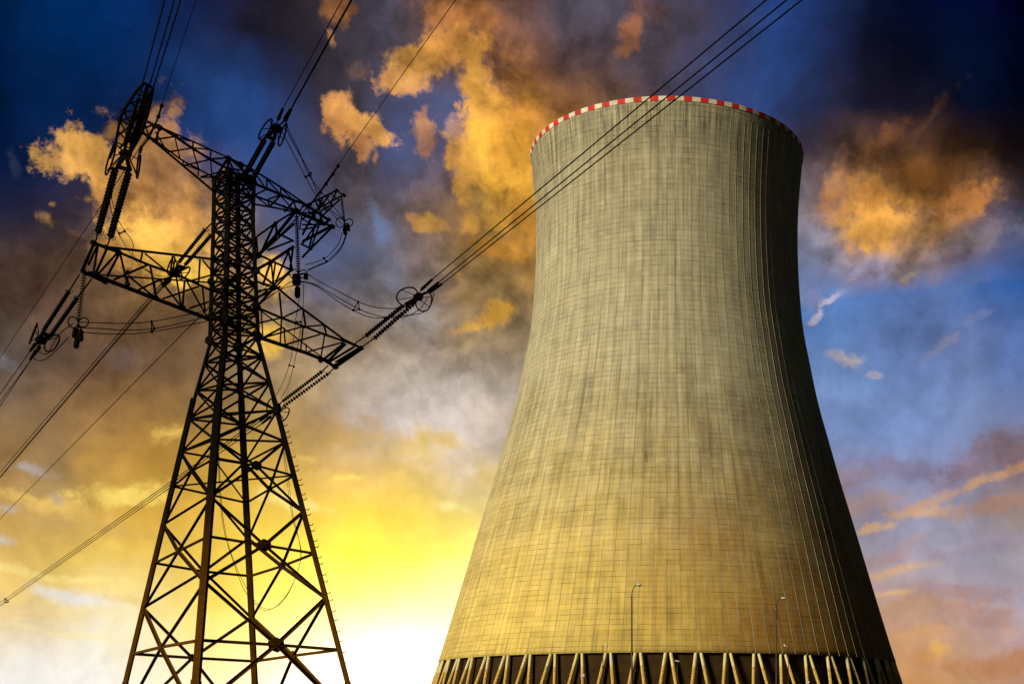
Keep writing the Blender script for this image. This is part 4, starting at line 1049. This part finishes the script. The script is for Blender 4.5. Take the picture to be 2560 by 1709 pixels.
jumper(zz(z5, [(975,60,115),(1005,230,116),(1030,420,118),(1062,640,117),(1110,815,116),(1098,930,115),(1050,1045,114),(990,1125,113),(935,1152,112),(870,1125,112),(790,1000,111),(720,830,110),(685,680,110),(672,560,109),(662,420,109),(658,300,109)]), 'inner slack cable looping inside the lower pylon body', .022)

def spacer(pts, Z, label):
    c = P(*pts[0], Z)
    bm = bmesh.new()
    for i in range(len(pts)):
        a, b = pts[i], pts[(i + 1) % len(pts)]
        tube(bm, [P(*a, Z) - c, P(*b, Z) - c], .045, 5)
        plate(bm, P(*a, Z) - c, .09, .12, Vector((0, 1, 0)), 8)
    o = obj('cable_spacer', bm, STEEL); o.location = c
    tag(o, label, 'line fitting', 'spacer clamps')
spacer([z3(1188, 796), z3(1212, 850), z3(1190, 877)], 94, 'triangular spacer on the cables under the left lower arm')
spacer([z6(238, 805), z6(168, 918), z6(255, 905)], 105, 'triangular spacer on the sagging cables right of the shaft')
spacer([z2(985, 918), z2(1020, 905), z2(1025, 888)], 96.5, 'small spacer on the cables dropping from the upper rings')
spacer([z4(1128, 298), z4(1148, 322)], 106.2, 'small spacer on the curved cables at the far right')
spacer([z3(935, 105), z3(978, 88)], 96, 'small spacer on the thin cables behind the left insulators')
spacer([z4(858, 1138), z4(893, 1148)], 115, 'small spacer on the thin cables above the outer leg')
spacer([z4(915, 798), z4(945, 798)], 108, 'small spacer on the thin cables inside the right lower arm')

# --- earth wires
he = hgt(310, 92)
long_wire((389, 310), (489.6, 0), 1.3, he, .024, 'single thin earth wire rising from the left upper arm', 'earth_wire')
long_wire((389, 310), (0, 894), 3, he, .034, 'single thin earth wire running down to the left edge behind the left insulators', 'earth_wire')
he2 = hgt(513, 108)
long_wire((773.6, 513), (1139, 0), 1.25, he2, .026, 'single thin earth wire rising from the right upper arm', 'earth_wire')
long_wire((773.6, 513), (0, 1296), 3, he2, .05, 'single thin earth wire running down left from behind the shaft', 'earth_wire')
for (pts, h_, lab) in (([(404, 265), (396, 292), (385, 318), (372, 345), (352, 372)], he, 'earth wire clamp and links on the left upper arm'), ([(845, 415), (832, 436), (815, 460), (800, 482), (776, 511)], he2, 'vibration dampers on the right earth wire')):
    c = H(*pts[0], h_)
    bm = bmesh.new()
    q = [H(*p_, h_) - c for p_ in pts]
    tube(bm, q, .07, 6)
    for p_ in q[::1]:
        plate(bm, p_, .16, .1, Vector((.4, 1, 0)), 6)
    o = obj('wire_damper', bm, STEEL); o.location = c
    tag(o, lab, 'line fitting')

# ------------------------------------------------------------------ street lamps and small fittings at the tower foot
def street_lamp(xp, ybend, hx, hy, Z, label, lean=0.0):
    base = P(xp, ybend, Z); base.z = 0
    t = thing('street_lamp', label, 'street lamp', tuple(base), 'street lamps before the cooling tower')
    top = P(xp, ybend, Z) - base
    head = P(hx, hy, Z) - base
    bm = bmesh.new()
    pts = [Vector((0, 0, 0)), Vector((0, 0, 2.5)), Vector((0, 0, top.z - .2)), Vector((0, 0, top.z))]
    tube(bm, pts, [.085, .075, .05, .045], 10)
    plate(bm, Vector((0, 0, .03)), .22, .06, Vector((0, 0, 1)), 8)
    obj('pole', bm, LAMP_POLE, t, True)
    bm = bmesh.new()
    arm = []
    for k in range(9):
        an = math.pi / 2 * k / 8
        arm.append(Vector(((1 - math.cos(an)) * (head.x - .12), 0, top.z + math.sin(an) * (head.z - top.z))))
    tube(bm, arm, .032, 8)
    obj('bracket_arm', bm, LAMP_POLE, t, True)
    bm = bmesh.new()
    for (xx, r1, r2) in ((-.16, .03, .03),):
        pass
    prev = None
    for (s, w, h_) in ((-.20, .03, .03), (-.14, .07, .05), (0, .12, .085), (.14, .12, .08), (.20, .05, .03)):
        ring = [bm.verts.new(head + Vector((s, math.cos(a) * w * 1.1, (math.sin(a) if math.sin(a) > 0 else math.sin(a) * .45) * h_ * 1.3 - s * .12))) for a in [2 * math.pi * k / 12 for k in range(12)]]
        if prev:
            for k in range(12): bm.faces.new((prev[k], prev[(k + 1) % 12], ring[(k + 1) % 12], ring[k]))
        else: bm.faces.new(ring[::-1])
        prev = ring
    bm.faces.new(prev)
    hd = obj('lamp_housing', bm, LAMP_HEAD, t, True)
    bm = bmesh.new()
    bmesh.ops.create_uvsphere(bm, u_segments=12, v_segments=6, radius=1, matrix=Matrix.Translation(head + Vector((.03, 0, -.05))) @ Matrix.Diagonal((.13, .09, .06, 1)))
    obj('lens', bm, LAMP_LENS, hd, True)
street_lamp(1579.5, 1490, 1597, 1461, 90, 'slim street lamp with white head, the left one before the tower')
street_lamp(1941, 1516, 1958.5, 1495, 100, 'slim street lamp with white head, the right one against the dark side')

def mast(xp, ytop, Z, label, camside=1):
    base = P(xp, ytop, Z); base.z = 0
    t = thing('camera_mast', label, 'mast', tuple(base), 'thin masts before the cooling tower')
    top = P(xp, ytop, Z).z
    bm = bmesh.new(); tube(bm, [Vector((0, 0, 0)), Vector((0, 0, top))], [.04, .022], 6)
    obj('pole', bm, LAMP_POLE, t)
    bm = bmesh.new()
    tube(bm, [Vector((0, 0, top - .1)), Vector((camside * .16, 0, top - .05))], .018, 6)
    bmesh.ops.create_uvsphere(bm, u_segments=10, v_segments=6, radius=.075, matrix=Matrix.Translation((camside * .22, 0, top - .02)))
    tube(bm, [Vector((camside * .16, -.02, top + .02)), Vector((camside * .32, -.06, top + .05))], .03, 6)
    obj('camera_dome', bm, LAMP_HEAD, t, True)
mast(1507, 1612, 80, 'thin mast with a small white camera left of centre')
mast(1971, 1612, 84, 'thin mast with a small white camera by the right street lamp', -1)

def signbox(cx, cy, w, h_, Z, label, rot=0.0):
    c = P(cx, cy, Z)
    t = thing('equipment_box', label, 'box', (c.x, c.y, 0), 'small pale boxes between the tower columns')
    W, Hh = w * Z / F, h_ * Z / F
    bm = bmesh.new()
    bmesh.ops.create_cube(bm, size=1, matrix=Matrix.Translation((0, 0, c.z)) @ Matrix.Rotation(rot, 4, 'Y') @ Matrix.Diagonal((W, .5, Hh, 1)))
    bmesh.ops.bevel(bm, geom=bm.edges[:], offset=.04, segments=1, affect='EDGES')
    obj('cabinet', bm, LAMP_HEAD, t)
    bm = bmesh.new()
    bar(bm, Vector((0, .5, 0)), Vector((0, .5, c.z)), .14, 'box')
    obj('post', bm, LAMP_POLE, t)
signbox(1456.7, 1687, 9.7, 7, 289, 'square white box standing between columns left of centre')
signbox(2020, 1704, 6.5, 6, 290, 'small grey box low between the right columns')
signbox(1693, 1651, 11, 2.8, 288, 'narrow tilted white box near the middle columns', .2)
